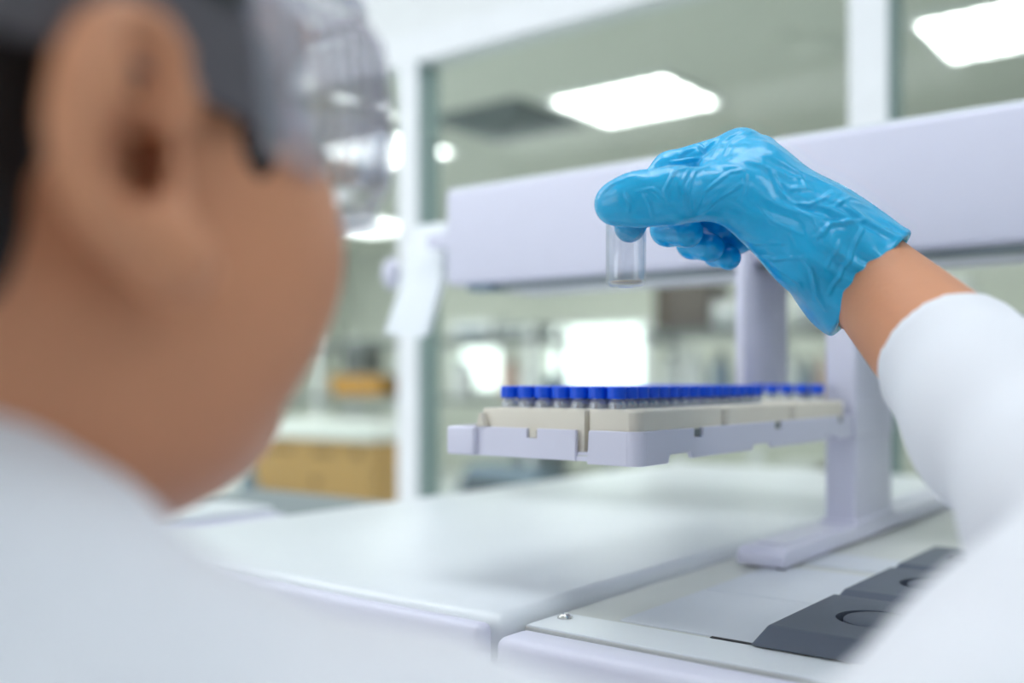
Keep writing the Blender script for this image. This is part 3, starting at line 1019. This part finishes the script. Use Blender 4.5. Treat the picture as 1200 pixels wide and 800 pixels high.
def f_ear(p):
    E = ear_pt
    # back plate
    plate = chain(p, [E(188, 40, -.004), E(128, 60, -.004), E(110, 150, -.004), E(140, 235, -.004), E(205, 300, -.004)],
                  [0.0035, 0.006, 0.007, 0.007, 0.005], 0.01)
    plate = smin(plate, capsule(p, E(190, 110, -.007), E(170, 250, -.007), 0.005, 0.006), 0.008)
    helix = chain(p, [E(222, 150, -.004), E(214, 105, -.001), E(205, 62), E(180, 30), E(145, 18), E(108, 36), E(84, 80), E(76, 135), E(80, 185), E(97, 235),
                      E(126, 278), E(165, 308), E(208, 322), E(240, 322, -.002)],
                  [0.0032, 0.0034, 0.0036, 0.0038, 0.004, 0.0042, 0.0044, 0.0045, 0.0044, 0.0042, 0.004, 0.0042, 0.0045, 0.004], 0.002)
    anti = chain(p, [E(165, 62), E(138, 100, .001), E(117, 150, .0015), E(118, 205, .001), E(142, 248, .0005), E(172, 262)],
                 [0.0030, 0.0042, 0.005, 0.0048, 0.004, 0.003], 0.004)
    anti2 = chain(p, [E(196, 88, -.001), E(170, 120), E(140, 138, .001)], [0.0025, 0.0035, 0.004], 0.003)
    d = smin(plate, helix, 0.005)
    d = smin(d, anti, 0.006)
    d = smin(d, anti2, 0.004)
    lobe = ellip(p, E(200, 300, .001), (0.0095, 0.008, 0.008))
    d = smin(d, lobe, 0.008)
    tragus = ellip(p, E(196, 205, .0005), (0.0045, 0.006, 0.0075))
    # hollows
    d = smax(d, -ellip(p, E(170, 84, .003), (0.0042, 0.0080, 0.0092)), 0.004)
    d = smax(d, -ellip(p, E(156, 184, .003), (0.0058, 0.0130, 0.0105)), 0.004)
    d = smin(d, tragus, 0.004)
    return d


def f_canal(p):
    return np.minimum(capsule(p, ear_pt(156, 180, .006), ear_pt(176, 186, -.032), 0.0052, 0.0060),
                      capsule(p, ear_pt(160, 204, .006), ear_pt(178, 204, -.032), 0.0052, 0.0060))


NECK0, NECK1 = hl(0.0, -0.022, -0.02), hl(-0.012, -0.060, -0.18)


def f_headbase(p):
    q = (p - HO) @ HM.T
    d = cranium(q)
    face = ellip(q, V3(0, 0.040, -0.012), (0.0685, 0.062, 0.088))
    d = smin(d, face, 0.03)
    qa = q.copy(); qa[:, 0] = np.abs(qa[:, 0])
    d = smin(d, ellip(qa, V3(0.0485, 0.058, -0.018), (0.028, 0.035, 0.037)), 0.025)       # cheek
    d = smin(d, ellip(qa, V3(0.046, 0.022, -0.048), (0.020, 0.034, 0.026)), 0.03)       # jaw angle
    d = smin(d, ellip(q, V3(0, 0.080, -0.072), (0.028, 0.024, 0.018)), 0.03)            # chin
    d = smin(d, ellip(q, V3(0, 0.040, -0.066), (0.040, 0.045, 0.018)), 0.03)            # under the jaw
    d = smin(d, ellip(qa, V3(0.030, 0.088, 0.048), (0.03, 0.012, 0.010)), 0.015)        # brow
    d = smax(d, -ellip(qa, V3(0.032, 0.108, 0.028), (0.017, 0.014, 0.012)), 0.015)      # eye socket
    d = smin(d, ellip(qa, V3(0.032, 0.086, 0.027), (0.013, 0.012, 0.011)), 0.004)       # eyeball under lid
    d = smin(d, capsule(q, V3(0, 0.098, 0.028), V3(0, 0.116, -0.014), 0.007, 0.0115), 0.012)
    d = smin(d, ellip(qa, V3(0.012, 0.106, -0.018), (0.008, 0.010, 0.007)), 0.006)
    d = smin(d, ellip(q, V3(0, 0.099, -0.043), (0.024, 0.010, 0.0055)), 0.006)
    d = smin(d, ellip(q, V3(0, 0.096, -0.054), (0.021, 0.010, 0.0065)), 0.006)
    neck = capsule(p, NECK0, NECK1, 0.056, 0.060)
    d = smin(d, neck, 0.025)
    return d


def f_headskin(p):
    q = (p - HO) @ HM.T
    d = f_headbase(p)
    # far ear, mirrored and plain
    d = smin(d, ellip(q, V3(-0.083, -0.012, 0.004), (0.006, 0.018, 0.031)), 0.006)
    ear = near(f_ear, p, EAR_C, 0.055)
    d = smin(d, ear, 0.006)
    d = smax(d, -near(f_canal, p, EAR_C, 0.05), 0.003)
    return d


# ------------------------------------------------------------------ arm and hand joints
WRIST = PX(1022, 330, 0.545)
ELBOW = V3(0.210, 0.300, -0.072)
SHO = V3(-0.030, 0.214, -0.112)
LSHO = V3(-0.345, 0.315, -0.150)
LELB = V3(-0.40, 0.33, -0.44)
LWR = V3(-0.36, 0.44, -0.66)
PELV = V3(-0.155, 0.285, -0.62)

I_M, I_P, I_D, I_T = PX(868, 179, .550), PX(786, 200, .562), PX(752, 236, .560), PX(738, 266, .5535)
M_M, M_P, M_D, M_T = PX(888, 186, .572), PX(808, 232, .588), PX(783, 268, .580), PX(806, 272, .566)
R_M, R_P, R_D, R_T = PX(908, 203, .592), PX(840, 258, .606), PX(812, 284, .597), PX(832, 290, .584)
L_M, L_P, L_D, L_T = PX(925, 225, .608), PX(868, 278, .616), PX(840, 296, .608), PX(854, 302, .597)
T_0, T_M, T_I, T_T = PX(950, 290, .527), PX(856, 226, .524), PX(788, 229, .5185), PX(722, 239, .5275)


def f_hand(p, g=0.0, k=0.010):
    """right hand, g = thickness added"""
    W = WRIST
    palm = capsule(p, W, I_M, 0.0235 + g, 0.0125 + g)
    palm = smin(palm, capsule(p, W + V3(0, .010, 0), M_M, 0.0225 + g, 0.0125 + g), k)
    palm = smin(palm, capsule(p, W + V3(0, .018, -.002), R_M, 0.021 + g, 0.0120 + g), k)
    palm = smin(palm, capsule(p, W + V3(0, .022, -.006), L_M, 0.020 + g, 0.0115 + g), k)
    palm = smin(palm, chain(p, [PX(1000, 322, .535), T_0, T_M], [0.022 + g, 0.0215 + g, 0.0135 + g], 0.008), 0.014)
    palm = smin(palm, chain(p, [PX(846, 203, .538), PX(885, 210, .535), PX(950, 262, .531)], [0.0120 + g, 0.0170 + g, 0.0205 + g], 0.008), 0.016)   # web of the thumb
    palm = smin(palm, capsule(p, PX(985, 345, .56), PX(905, 268, .60), 0.019 + g, 0.0145 + g), 0.012)   # heel of the hand
    thumb = chain(p, [T_M, T_I, T_T], [0.0130 + g, 0.0138 + g, 0.0108 + g], 0.004)
    thumb = smin(thumb, ellip(p, PX(752, 232, .5225), (0.0175 + g, 0.011 + g, 0.0132 + g)), 0.006)
    d = smin(palm, thumb, 0.007)
    for a, b, c, e, r in ((I_M, I_P, I_D, I_T, 0.0098), (M_M, M_P, M_D, M_T, 0.0100), (R_M, R_P, R_D, R_T, 0.0096), (L_M, L_P, L_D, L_T, 0.0082)):
        fg = chain(p, [a, b, c, e], [r * 1.15 + g, r + g, r * 0.92 + g, r * 0.80 + g], 0.003)
        d = smin(d, fg, 0.0035)
    return d


def f_arm(p, g=0.0):
    return capsule(p, WRIST, ELBOW, 0.0265 + g, 0.039 + g)


def f_torso(p):
    torso = smin(ellip(p, V3(-0.165, 0.285, -0.34), (0.150, 0.100, 0.19)), ellip(p, PELV, (0.155, 0.11, 0.17)), 0.1)
    torso = smin(torso, capsule(p, V3(-0.165, 0.285, -0.3), PELV, 0.11, 0.12), 0.06)
    torso = smin(torso, capsule(p, SHO, V3(-0.15, 0.25, -0.15), 0.036, 0.04), 0.03)
    torso = smin(torso, capsule(p, LSHO, V3(-0.16, 0.25, -0.15), 0.045, 0.05), 0.05)
    return torso


def f_body(p):
    d = near(f_headskin, p, HO + V3(0, 0, -0.02), 0.26)
    torso = f_torso(p)
    d = smin(d, torso, 0.03)
    d = smin(d, chain(p, [SHO, V3(0.045, 0.217, -0.116), V3(0.085, 0.224, -0.117), V3(0.140, 0.247, -0.095), ELBOW], [0.034, 0.032, 0.031, 0.033, 0.036], 0.004), 0.01)
    d = smin(d, f_arm(p), 0.012)
    d = smin(d, near(lambda x: f_hand(x, -0.0032, 0.010), p, PX(880, 245, .56), 0.15), 0.008)
    d = smin(d, chain(p, [LSHO, LELB, LWR], [0.05, 0.04, 0.028], 0.02), 0.03)
    # left hand hanging relaxed
    hd = LWR + V3(0.004, 0.03, -0.07)
    d = smin(d, capsule(p, LWR, hd, 0.026, 0.024), 0.02)
    for k in range(4):
        o = V3(-0.020 + 0.0145 * k, 0.004 * k, 0.0)
        d = smin(d, chain(p, [hd + o, hd + o + V3(0, 0.012, -0.035), hd + o + V3(0, 0.010, -0.062 + 0.004 * abs(k - 1))], [0.0105, 0.009, 0.0075], 0.004), 0.004)
    d = smin(d, chain(p, [LWR + V3(0.014, 0.02, -0.03), LWR + V3(0.034, 0.035, -0.06), LWR + V3(0.036, 0.045, -0.088)], [0.013, 0.011, 0.009], 0.004), 0.006)
    for sx in (-1, 1):
        hip = PELV + V3(0.085 * sx, -0.02 * sx, -0.06)
        kn = hip + V3(0.01 * sx, 0.02, -0.40)
        an = kn + V3(0.0, -0.02, -0.36)
        d = smin(d, chain(p, [hip, kn, an], [0.078, 0.054, 0.038], 0.03), 0.04)
    return d


def f_coat(p):
    tor = smin(ellip(p, V3(-0.165, 0.285, -0.34), (0.175, 0.128, 0.20)), ellip(p, PELV, (0.185, 0.145, 0.19)), 0.12)
    tor = smin(tor, capsule(p, V3(-0.165, 0.285, -0.36), V3(-0.155, 0.29, -0.95), 0.14, 0.20), 0.08)
    yoke = chain(p, YOKE, [0.055, 0.052, 0.050, 0.050, 0.050, 0.050, 0.047, 0.045, 0.044, 0.048, 0.053], 0.004)
    yoke = smin(yoke, capsule(p, LSHO, V3(-0.20, 0.28, -0.125), 0.062, 0.065), 0.04)
    tor = smin(tor, f_torso(p) - 0.010, 0.02)
    tor = smin(tor, capsule(p, NECK1 + V3(0.008, 0.008, 0.030), NECK1 + V3(0, 0, -0.06), 0.068, 0.078), 0.03)
    d = smin(tor, yoke, 0.03)
    d = smin(d, capsule(p, V3(-0.10, 0.30, -0.17), V3(-0.22, 0.30, -0.17), 0.075), 0.03)
    ax = ELBOW - WRIST
    s0, s1, s2 = WRIST + ax * 0.345, WRIST + ax * 0.55, WRIST + ax * 0.82
    fore = chain(p, [s0, s1, s2, ELBOW], [0.0345, 0.0350, 0.045, 0.052], 0.02)
    u = ax / np.linalg.norm(ax)
    t = (p - s0) @ u
    fore = smax(fore, -t, 0.003)
    d = smin(d, fore, 0.006)
    lft = chain(p, [LSHO, LELB, LELB + (LWR - LELB) * 0.92], [0.062, 0.056, 0.048], 0.02)
    d = smin(d, lft, 0.03)
    d = smax(d, -(p[:, 2] + 0.98), 0.01)
    # cloth folds, dying out at the sleeve mouth
    amp = np.clip((t - 0.004) / 0.05, 0, 1)
    amp = np.where(p[:, 1] < 0.36, 1, amp)
    d = d + amp * (0.0036 * wob(p, 24.0, 0.3) + 0.0016 * wob(p, 52.0, 1.1) + 0.0026 * (np.abs(wob(p * np.array((1.6, 0.8, 1.2), F32), 30.0, 2.2)) - 0.3))
    return d


YOKE = [V3(-0.27, 0.275, -0.100), V3(-0.190, 0.225, -0.066), V3(-0.132, 0.21, -0.053), V3(-0.110, 0.21, -0.065), V3(-0.090, 0.21, -0.079),
        V3(-0.060, 0.21, -0.1005), V3(-0.018, 0.212, -0.1110), V3(0.045, 0.215, -0.1145), V3(0.085, 0.222, -0.1140), V3(0.140, 0.245, -0.087), ELBOW]


def f_hair(p):
    q = (p - HO) @ HM.T
    nape = f_headbase(p) - 0.0042 + np.clip((q[:, 1] + 0.024) / 0.02, 0, 1) * 0.02
    d = smin(cranium(q, 0.0055), nape, 0.004) + 0.0012 * wob(p, 120.0, 0.4) + 0.0012 * wob(p, 60.0, 2.0)
    r, f, u = q[:, 0], q[:, 1], q[:, 2]
    # hairline: over the forehead, temple, over the ear and down to the nape
    line = np.interp(f, [-0.11, -0.06, -0.028, -0.008, 0.010, 0.036, 0.052, 0.085, 0.12], [-0.056, -0.046, -0.031, 0.006, 0.016, 0.012, 0.045, 0.075, 0.085]).astype(F32)
    line = np.clip(line, -0.062, 0.085)
    d = smax(d, (line - u) * 0.5, 0.006)
    qa = q.copy(); qa[:, 0] = np.abs(qa[:, 0])
    side = ellip(qa, V3(0.0690, 0.042, 0.002), (0.0080, 0.012, 0.022))
    d = smin(d, side, 0.006)
    return d


def f_glove(p, raw=False):
    d = f_hand(p, 0.0008)
    ax = ELBOW - WRIST
    u = ax / np.linalg.norm(ax)
    # loose gauntlet: from the heel of the hand to a flared rim
    ca, cb = PX(985, 300, .545), PX(1021, 331, .540)
    un = np.array((0.53, -0.46, -0.30), F32)
    gaunt = chain(p, [PX(960, 275, .55), ca, cb], [0.024, 0.0272, 0.0318], 0.01)
    d = smin(d, gaunt, 0.016)
    nrm = CUFN
    t = (p - cb) @ nrm
    d = smax(d, t, 0.0012)
    # rolled rim
    q = p - cb
    tt = q @ nrm
    rad = q - tt[:, None] * nrm
    rr = np.sqrt((rad * rad).sum(1))
    rim = np.sqrt((rr - 0.0313) ** 2 + (tt + 0.0010) ** 2) - 0.0018
    d = smin(d, rim, 0.002)
    # hollow for the wrist
    d = smax(d, -capsule(p, PX(1000, 314, .543), cb + nrm * 0.03, 0.0262, 0.0310), 0.0015)
    return d


CUFN = np.array((0.74, -0.30, -0.60), F32)
CUFN /= np.linalg.norm(CUFN)

# ------------------------------------------------------------------ build the person
base = cam2w(float(PELV[0]), float(PELV[1]), -CZ)
person = thing('person', base, 'person in a white lab coat, clear goggles and blue glove holding up a small vial', 'person')
M['skin'] = mat('warm_skin', (208, 145, 108), 0.5, 0.35, var=0.10, vscale=25, bump=0.10, bscale=500, sss=0.06)
M['hair'] = mat('black_hair', (18, 16, 17), 0.5, 0.35, var=0.3, vscale=120, bump=0.4, bscale=300)
M['coat'] = mat('white_coat_cloth', (232, 234, 240), 0.85, 0.15, var=0.02, bump=0.12, bscale=1500)
M['glove'] = mat('blue_nitrile', (8, 176, 232), 0.24, 0.6, var=0.05, vscale=60, bump=0.18, bscale=200)
M['trouser'] = mat('dark_trouser_cloth', (52, 56, 70), 0.85, 0.15)
M['strap'] = mat('dark_grey_elastic', (96, 93, 97), 0.8, 0.2, var=0.1, vscale=300)
M['goggle'] = clear_sheet('clear_goggle_plastic', (251, 251, 252), 0.07, 0.05, (214, 212, 220), rough=0.06, edge=0.45)
M['gogrib'] = clear_sheet('milky_goggle_plastic', (244, 244, 248), 0.08, 0.22, (216, 214, 224), rough=0.15, edge=0.3)

v, q = sdf_mesh(f_body, (-0.50, 0.10, -1.47), (0.30, 0.66, 0.20), 0.0034)
v = smooth_verts(v, q, 1)
body = sdf_obj('body', v, q, M['skin'], person)

v, q = sdf_mesh(f_hair, (-0.30, 0.12, -0.09), (0.02, 0.42, 0.21), 0.0030)
v = smooth_verts(v, q, 1)
sdf_obj('hair', v, q, M['hair'], person)

v, q = sdf_mesh(f_coat, (-0.52, 0.05, -1.05), (0.34, 0.56, 0.06), 0.0040)
v = smooth_verts(v, q, 2)
sdf_obj('lab_coat', v, q, M['coat'], person)

v, q = sdf_mesh(f_glove, (0.02, 0.46, 0.01), (0.24, 0.64, 0.16), 0.0008)
v = smooth_verts(v, q, 3)
nrm = grid_normals(f_glove, v)
# creases of the stretched glove: traced ridges standing on the side towards the thumb
CR = [  # (A mm, width mm, points)
    (1.0, 1.5, [(845, 455), (900, 402), (1005, 395)]), (0.9, 1.5, [(770, 335), (830, 345), (900, 300)]),
    (0.5, 1.6, [(700, 240), (760, 290), (830, 290)]), (0.6, 1.4, [(590, 510), (700, 525), (810, 520)]),
    (0.8, 1.6, [(800, 520), (830, 560), (850, 640), (880, 690)]), (0.6, 1.8, [(690, 220), (730, 300), (775, 345)]),
    (0.6, 1.2, [(840, 400), (870, 450), (890, 400)]), (0.8, 1.4, [(1000, 420), (960, 520), (890, 640)]),
    (0.7, 1.3, [(890, 355), (960, 318), (1030, 330)]), (0.6, 1.5, [(620, 520), (650, 600), (740, 655)]),
    (0.7, 1.1, [(440, 368), (470, 300), (560, 232), (600, 228)]), (0.7, 1.0, [(430, 362), (418, 300), (440, 232), (520, 197)]),
    (0.7, 1.0, [(402, 345), (392, 280), (430, 212)]), (0.7, 1.1, [(352, 342), (338, 295), (370, 235), (430, 208)]),
    (0.6, 1.1, [(455, 378), (520, 322), (600, 270)]), (0.7, 1.0, [(240, 298), (300, 288), (335, 322)]),
    (0.6, 1.0, [(268, 300), (290, 345), (300, 385)]), (0.5, 1.0, [(205, 300), (222, 340), (218, 370)]),
    (0.9, 1.3, [(440, 125), (475, 160), (520, 112)]), (0.8, 1.2, [(500, 185), (528, 132), (600, 92)]),
    (0.8, 1.2, [(535, 185), (560, 132), (632, 95)]), (0.6, 1.2, [(390, 175), (440, 150)]), (0.6, 1.2, [(360, 200), (470, 185)]),
    (0.5, 1.6, [(930, 330), (1010, 340), (1090, 370)]), (0.5, 1.4, [(760, 255), (800, 250), (815, 285)]),
    (0.5, 1.5, [(700, 540), (790, 600), (820, 690)]), (0.4, 1.4, [(520, 430), (640, 470), (740, 470)]),
    (0.5, 1.3, [(930, 460), (900, 520), (870, 560)]), (0.4, 1.2, [(130, 300), (160, 275), (215, 250)]),
    (0.5, 1.2, [(610, 240), (612, 300), (590, 330)]), (0.4, 1.5, [(650, 330), (700, 400), (800, 440)])]
pxv = 600 + v[:, 0] / v[:, 1] * FPX
pyv = HY - v[:, 2] / v[:, 1] * FPX
zx, zy = (pxv - 660) * 2.857, (pyv - 120) * 2.857
view = v / np.linalg.norm(v, axis=1, keepdims=True)
fac = np.clip(-(nrm * view).sum(1) * 1.6 - 0.1, 0, 1)
disp = np.zeros(len(v))
for A, w, pts in CR:
    best = np.full(len(v), 1e9)
    L = 0.0
    tot = sum(math.dist(a, b) for a, b in zip(pts, pts[1:]))
    tb = np.zeros(len(v))
    for (ax_, ay_), (bx_, by_) in zip(pts, pts[1:]):
        ex, ey = bx_ - ax_, by_ - ay_
        l2 = ex * ex + ey * ey
        t = np.clip(((zx - ax_) * ex + (zy - ay_) * ey) / l2, 0, 1)
        dd = np.hypot(zx - ax_ - t * ex, zy - ay_ - t * ey) * 0.162 * 1.25
        m = dd < best
        best[m] = dd[m]
        tb[m] = (L + t[m] * math.sqrt(l2)) / tot
        L += math.sqrt(l2)
    fade = 0.35 + 0.65 * np.sin(np.clip(tb, 0.02, 0.98) * PI)
    disp += A * fade * (1.1 * np.exp(-(best / w) ** 2) - 0.55 * np.exp(-(best / (2.1 * w)) ** 2))
s = v * 1000
wr = np.clip((pxv - 860) / 120, 0, 1)
disp += (0.35 * wr + 0.10) * np.sin(s[:, 0] * 0.33 + s[:, 2] * 0.42 + 1.6 * np.sin(s[:, 2] * 0.21 + s[:, 1] * 0.2)) * 0.8
v = v + nrm * (disp * fac * 0.0027)[:, None]
v = smooth_verts(v, q, 1, 0.4)
glove = sdf_obj('glove', v, q, M['glove'], person)
glove['label'] = 'blue nitrile glove on the raised right hand'


def f_trouser(p):
    d = None
    for sx in (-1, 1):
        hip = PELV + V3(0.085 * sx, -0.02 * sx, -0.06)
        kn = hip + V3(0.01 * sx, 0.02, -0.40)
        an = kn + V3(0.0, -0.02, -0.34)
        c = chain(p, [hip, kn, an], [0.092, 0.072, 0.060], 0.03)
        d = c if d is None else smin(d, c, 0.03)
    return d + 0.003 * wob(p, 30, 0.7)


v, q = sdf_mesh(f_trouser, (-0.42, 0.12, -1.50), (0.10, 0.46, -0.52), 0.007)
sdf_obj('trousers', v, q, M['trouser'], person)
for sx in (-1, 1):
    an = PELV + V3(0.095 * sx, -0.02 * sx, -0.84)
    def f_shoe(p, an=an):
        d = smin(ellip(p, V3(an[0] + 0.01, an[1] + 0.05, -1.455), (0.045, 0.13, 0.05)), capsule(p, V3(an[0], an[1], -1.39), V3(an[0], an[1], -1.45), 0.05), 0.04)
        return smax(d, -(p[:, 2] + 1.4985), 0.004)
    v, q = sdf_mesh(f_shoe, (an[0] - 0.09, an[1] - 0.12, -1.51), (an[0] + 0.10, an[1] + 0.24, -1.30), 0.005)
    sdf_obj('shoe', v, q, M['black'], person)

# ------------------------------------------------------------------ goggles


def hroom(r, f, u):
    p = hl(r, f, u)
    return cam2w(float(p[0]), float(p[1]), float(p[2]))


def u_path(side, front, f0, n=28, e=2.6):
    """plan outline of the goggles: right temple, round the front, left temple"""
    out = []
    for k in range(n + 1):
        a = PI * k / n
        c, s = math.cos(a), math.sin(a)
        out.append((side * math.copysign(abs(c) ** (2 / e), c), f0 + (front - f0) * abs(s) ** (2 / e)))
    return out


gog = thing('goggles', hroom(0.07, 0.05, 0.04), None, None)
gog.parent = person
gog.location = Vector(gog.location) - Vector(person.location)
gog['label'] = 'clear plastic safety goggles with dark strap'
path = u_path(0.0750, 0.152, 0.048, 32, 3.2)
U0, U1 = -0.010, 0.062


def shell(name, pth, rows, m, parent, thick=0.0015):
    """rows: (scale about the middle, up) pairs giving the curved height profile"""
    bm = BM()
    grid = []
    for (inset, u) in rows:
        row = []
        for i, (r, f) in enumerate(pth):
            a, b = pth[max(i - 1, 0)], pth[min(i + 1, len(pth) - 1)]
            t = Vector((b[0] - a[0], b[1] - a[1])).normalized()
            nx, ny = -t.y, t.x            # inwards
            row.append(bm.verts.new(hroom(r + nx * inset, f + ny * inset, u)))
        grid.append(row)
    fs = []
    for a, b in zip(grid, grid[1:]):
        for k in range(len(pth) - 1):
            fs.append(bm.faces.new((a[k], a[k + 1], b[k + 1], b[k])))
    bmesh.ops.recalc_face_normals(bm, faces=fs)
    bmesh.ops.solidify(bm, geom=fs, thickness=thick)
    return obj(name, bm, m, parent, True)


nlast = len(path)
front = path[5:nlast - 5]
shell('lens', front, [(0.010, U0 + 0.002), (0.004, U0 + 0.012), (0.0005, U0 + 0.026), (0.0, U0 + 0.038), (0.0015, U0 + 0.054), (0.008, U1 - 0.004)], M['goggle'], gog)
for s_ in (0, 1):
    pth = path[:6] if s_ == 0 else path[nlast - 6:]
    sd = shell('side_shield', pth, [(0.010, U0), (0.003, U0 + 0.012), (0.0, U0 + 0.034), (0.003, U0 + 0.058), (0.010, U1)], M['goggle'], gog)
    # upright vent ribs on the side
    for k in range(7):
        t_ = (k + 0.5) / 7 * 4.6
        i = int(t_)
        w_ = t_ - i
        r = pth[i][0] * (1 - w_) + pth[i + 1][0] * w_
        f = pth[i][1] * (1 - w_) + pth[i + 1][1] * w_
        sg = 1 if r > 0 else -1
        bm = tube(BM(), [hroom(r - sg * 0.004, f, U0 + 0.010), hroom(r + sg * 0.001, f, U0 + 0.03), hroom(r + sg * 0.001, f, U0 + 0.055), hroom(r - sg * 0.004, f, U1 - 0.010)], 0.0014, 8)
        obj('vent_rib', bm, M['gogrib'], sd, True)
for (inset, u, nm) in ((0.010, U0, 'lower_frame'), (0.010, U1, 'upper_frame')):
    pts = []
    for i, (r, f) in enumerate(path):
        a, b = path[max(i - 1, 0)], path[min(i + 1, nlast - 1)]
        t_ = Vector((b[0] - a[0], b[1] - a[1])).normalized()
        pts.append(hroom(r - t_.y * inset, f + t_.x * inset, u - (0.006 if False else 0)))
    obj(nm, tube(BM(), pts, 0.0028, 8), M['gogrib'], gog, True)
# strap: a flat band round the back of the head
ring_o, n = [], 60
bm = BM()
rows = []
for k in range(n + 1):
    a = math.radians(-28 - 304 * 0) + 0
    ang = math.radians(28) - math.radians(236) * k / n     # from right temple round the back to the left
    r = 0.0820 * math.cos(ang)
    f = 0.002 + 0.1055 * math.sin(ang)
    uc = 0.0255 - 0.16 * (f - 0.03)
    hw = 0.0125
    rows.append([(r, f, uc - hw), (r * 1.022, f * 1.022, uc - hw), (r * 1.022, f * 1.022, uc + hw), (r, f, uc + hw)])
vv = [[bm.verts.new(hroom(*p)) for p in row] for row in rows]
for a, b in zip(vv, vv[1:]):
    for k in range(4):
        bm.faces.new((a[k], a[(k + 1) % 4], b[(k + 1) % 4], b[k]))
bm.faces.new(vv[0]); bm.faces.new(vv[-1][::-1])
obj('strap', bm, M['strap'], gog, True)
for sg in (1, -1):
    bm = BM()
    pr = []
    for (f, u) in ((0.036, 0.006), (0.060, -0.002), (0.060, 0.054), (0.036, 0.046)):
        pr.append((f, u))
    A = [bm.verts.new(hroom(sg * 0.0755, f, u)) for f, u in pr]
    Bv = [bm.verts.new(hroom(sg * 0.0805, f, u)) for f, u in pr]
    bm.faces.new(A); bm.faces.new(Bv[::-1])
    for k in range(4):
        bm.faces.new((A[k], A[(k + 1) % 4], Bv[(k + 1) % 4], Bv[k]))
    bmesh.ops.bevel(bm, geom=bm.edges[:], offset=0.0015, segments=2, affect='EDGES', profile=0.5)
    obj('strap_clip', bm, M['gogrib'], gog, True)

# ------------------------------------------------------------------ the vial in the fingers
vb = PX(733.5, 338, 0.541)
vbase = cam2w(float(vb[0]), float(vb[1]), float(vb[2]) + 0.0008)
hv = thing('glass_vial', vbase, 'small clear open glass vial held between gloved thumb and finger', 'vial')
RO = 0.0109
prof = [(0, 0), (RO - 0.0042, 0), (RO - 0.0026, 0.0003), (RO - 0.0012, 0.0011), (RO - 0.0003, 0.0026), (RO, 0.0044), (RO, 0.0375), (RO - 0.0006, 0.0395), (RO - 0.0030, 0.0415), (RO - 0.0032, 0.0445),
        (RO - 0.0020, 0.0450), (RO - 0.0020, 0.0475), (RO - 0.0026, 0.0480), (RO - 0.0042, 0.0480), (RO - 0.0042, 0.0412), (RO - 0.0016, 0.0392),
        (RO - 0.0008, 0.0370), (RO - 0.0008, 0.0056), (RO - 0.0014, 0.0038), (RO - 0.0028, 0.0024), (RO - 0.005, 0.0018), (0, 0.0024)]
wallp = [(RO, 0.0040), (RO, 0.0375), (RO - 0.0006, 0.0395), (RO - 0.0030, 0.0415), (RO - 0.0032, 0.0445), (RO - 0.0020, 0.0450), (RO - 0.0020, 0.0475), (RO - 0.0026, 0.0480),
         (RO - 0.0042, 0.0480), (RO - 0.0042, 0.0412), (RO - 0.0016, 0.0392), (RO - 0.0009, 0.0370), (RO - 0.0009, 0.0040)]
obj('glass_body', lathe(BM(), wallp, vbase, 64), M['tglass'], hv, True)
basep = [(0, 0.0006), (RO - 0.0055, 0.0004), (RO - 0.0036, 0), (RO - 0.0020, 0.0004), (RO - 0.0008, 0.0015), (RO - 0.0001, 0.0032), (RO, 0.0042),
         (RO - 0.0009, 0.0042), (RO - 0.0013, 0.0032), (RO - 0.0030, 0.0020), (RO - 0.0055, 0.0018), (0, 0.0020)]
obj('glass_base', lathe(BM(), basep, vbase, 64), M['tglass'], hv, True)
rp = [(0, 0.00205), (RO - 0.0056, 0.00185), (RO - 0.0030, 0.00205), (RO - 0.0022, 0.0030), (RO - 0.0034, 0.0026), (0, 0.0025)]
obj('residue', lathe(BM(), rp, vbase, 36), M['residue'], hv, True)
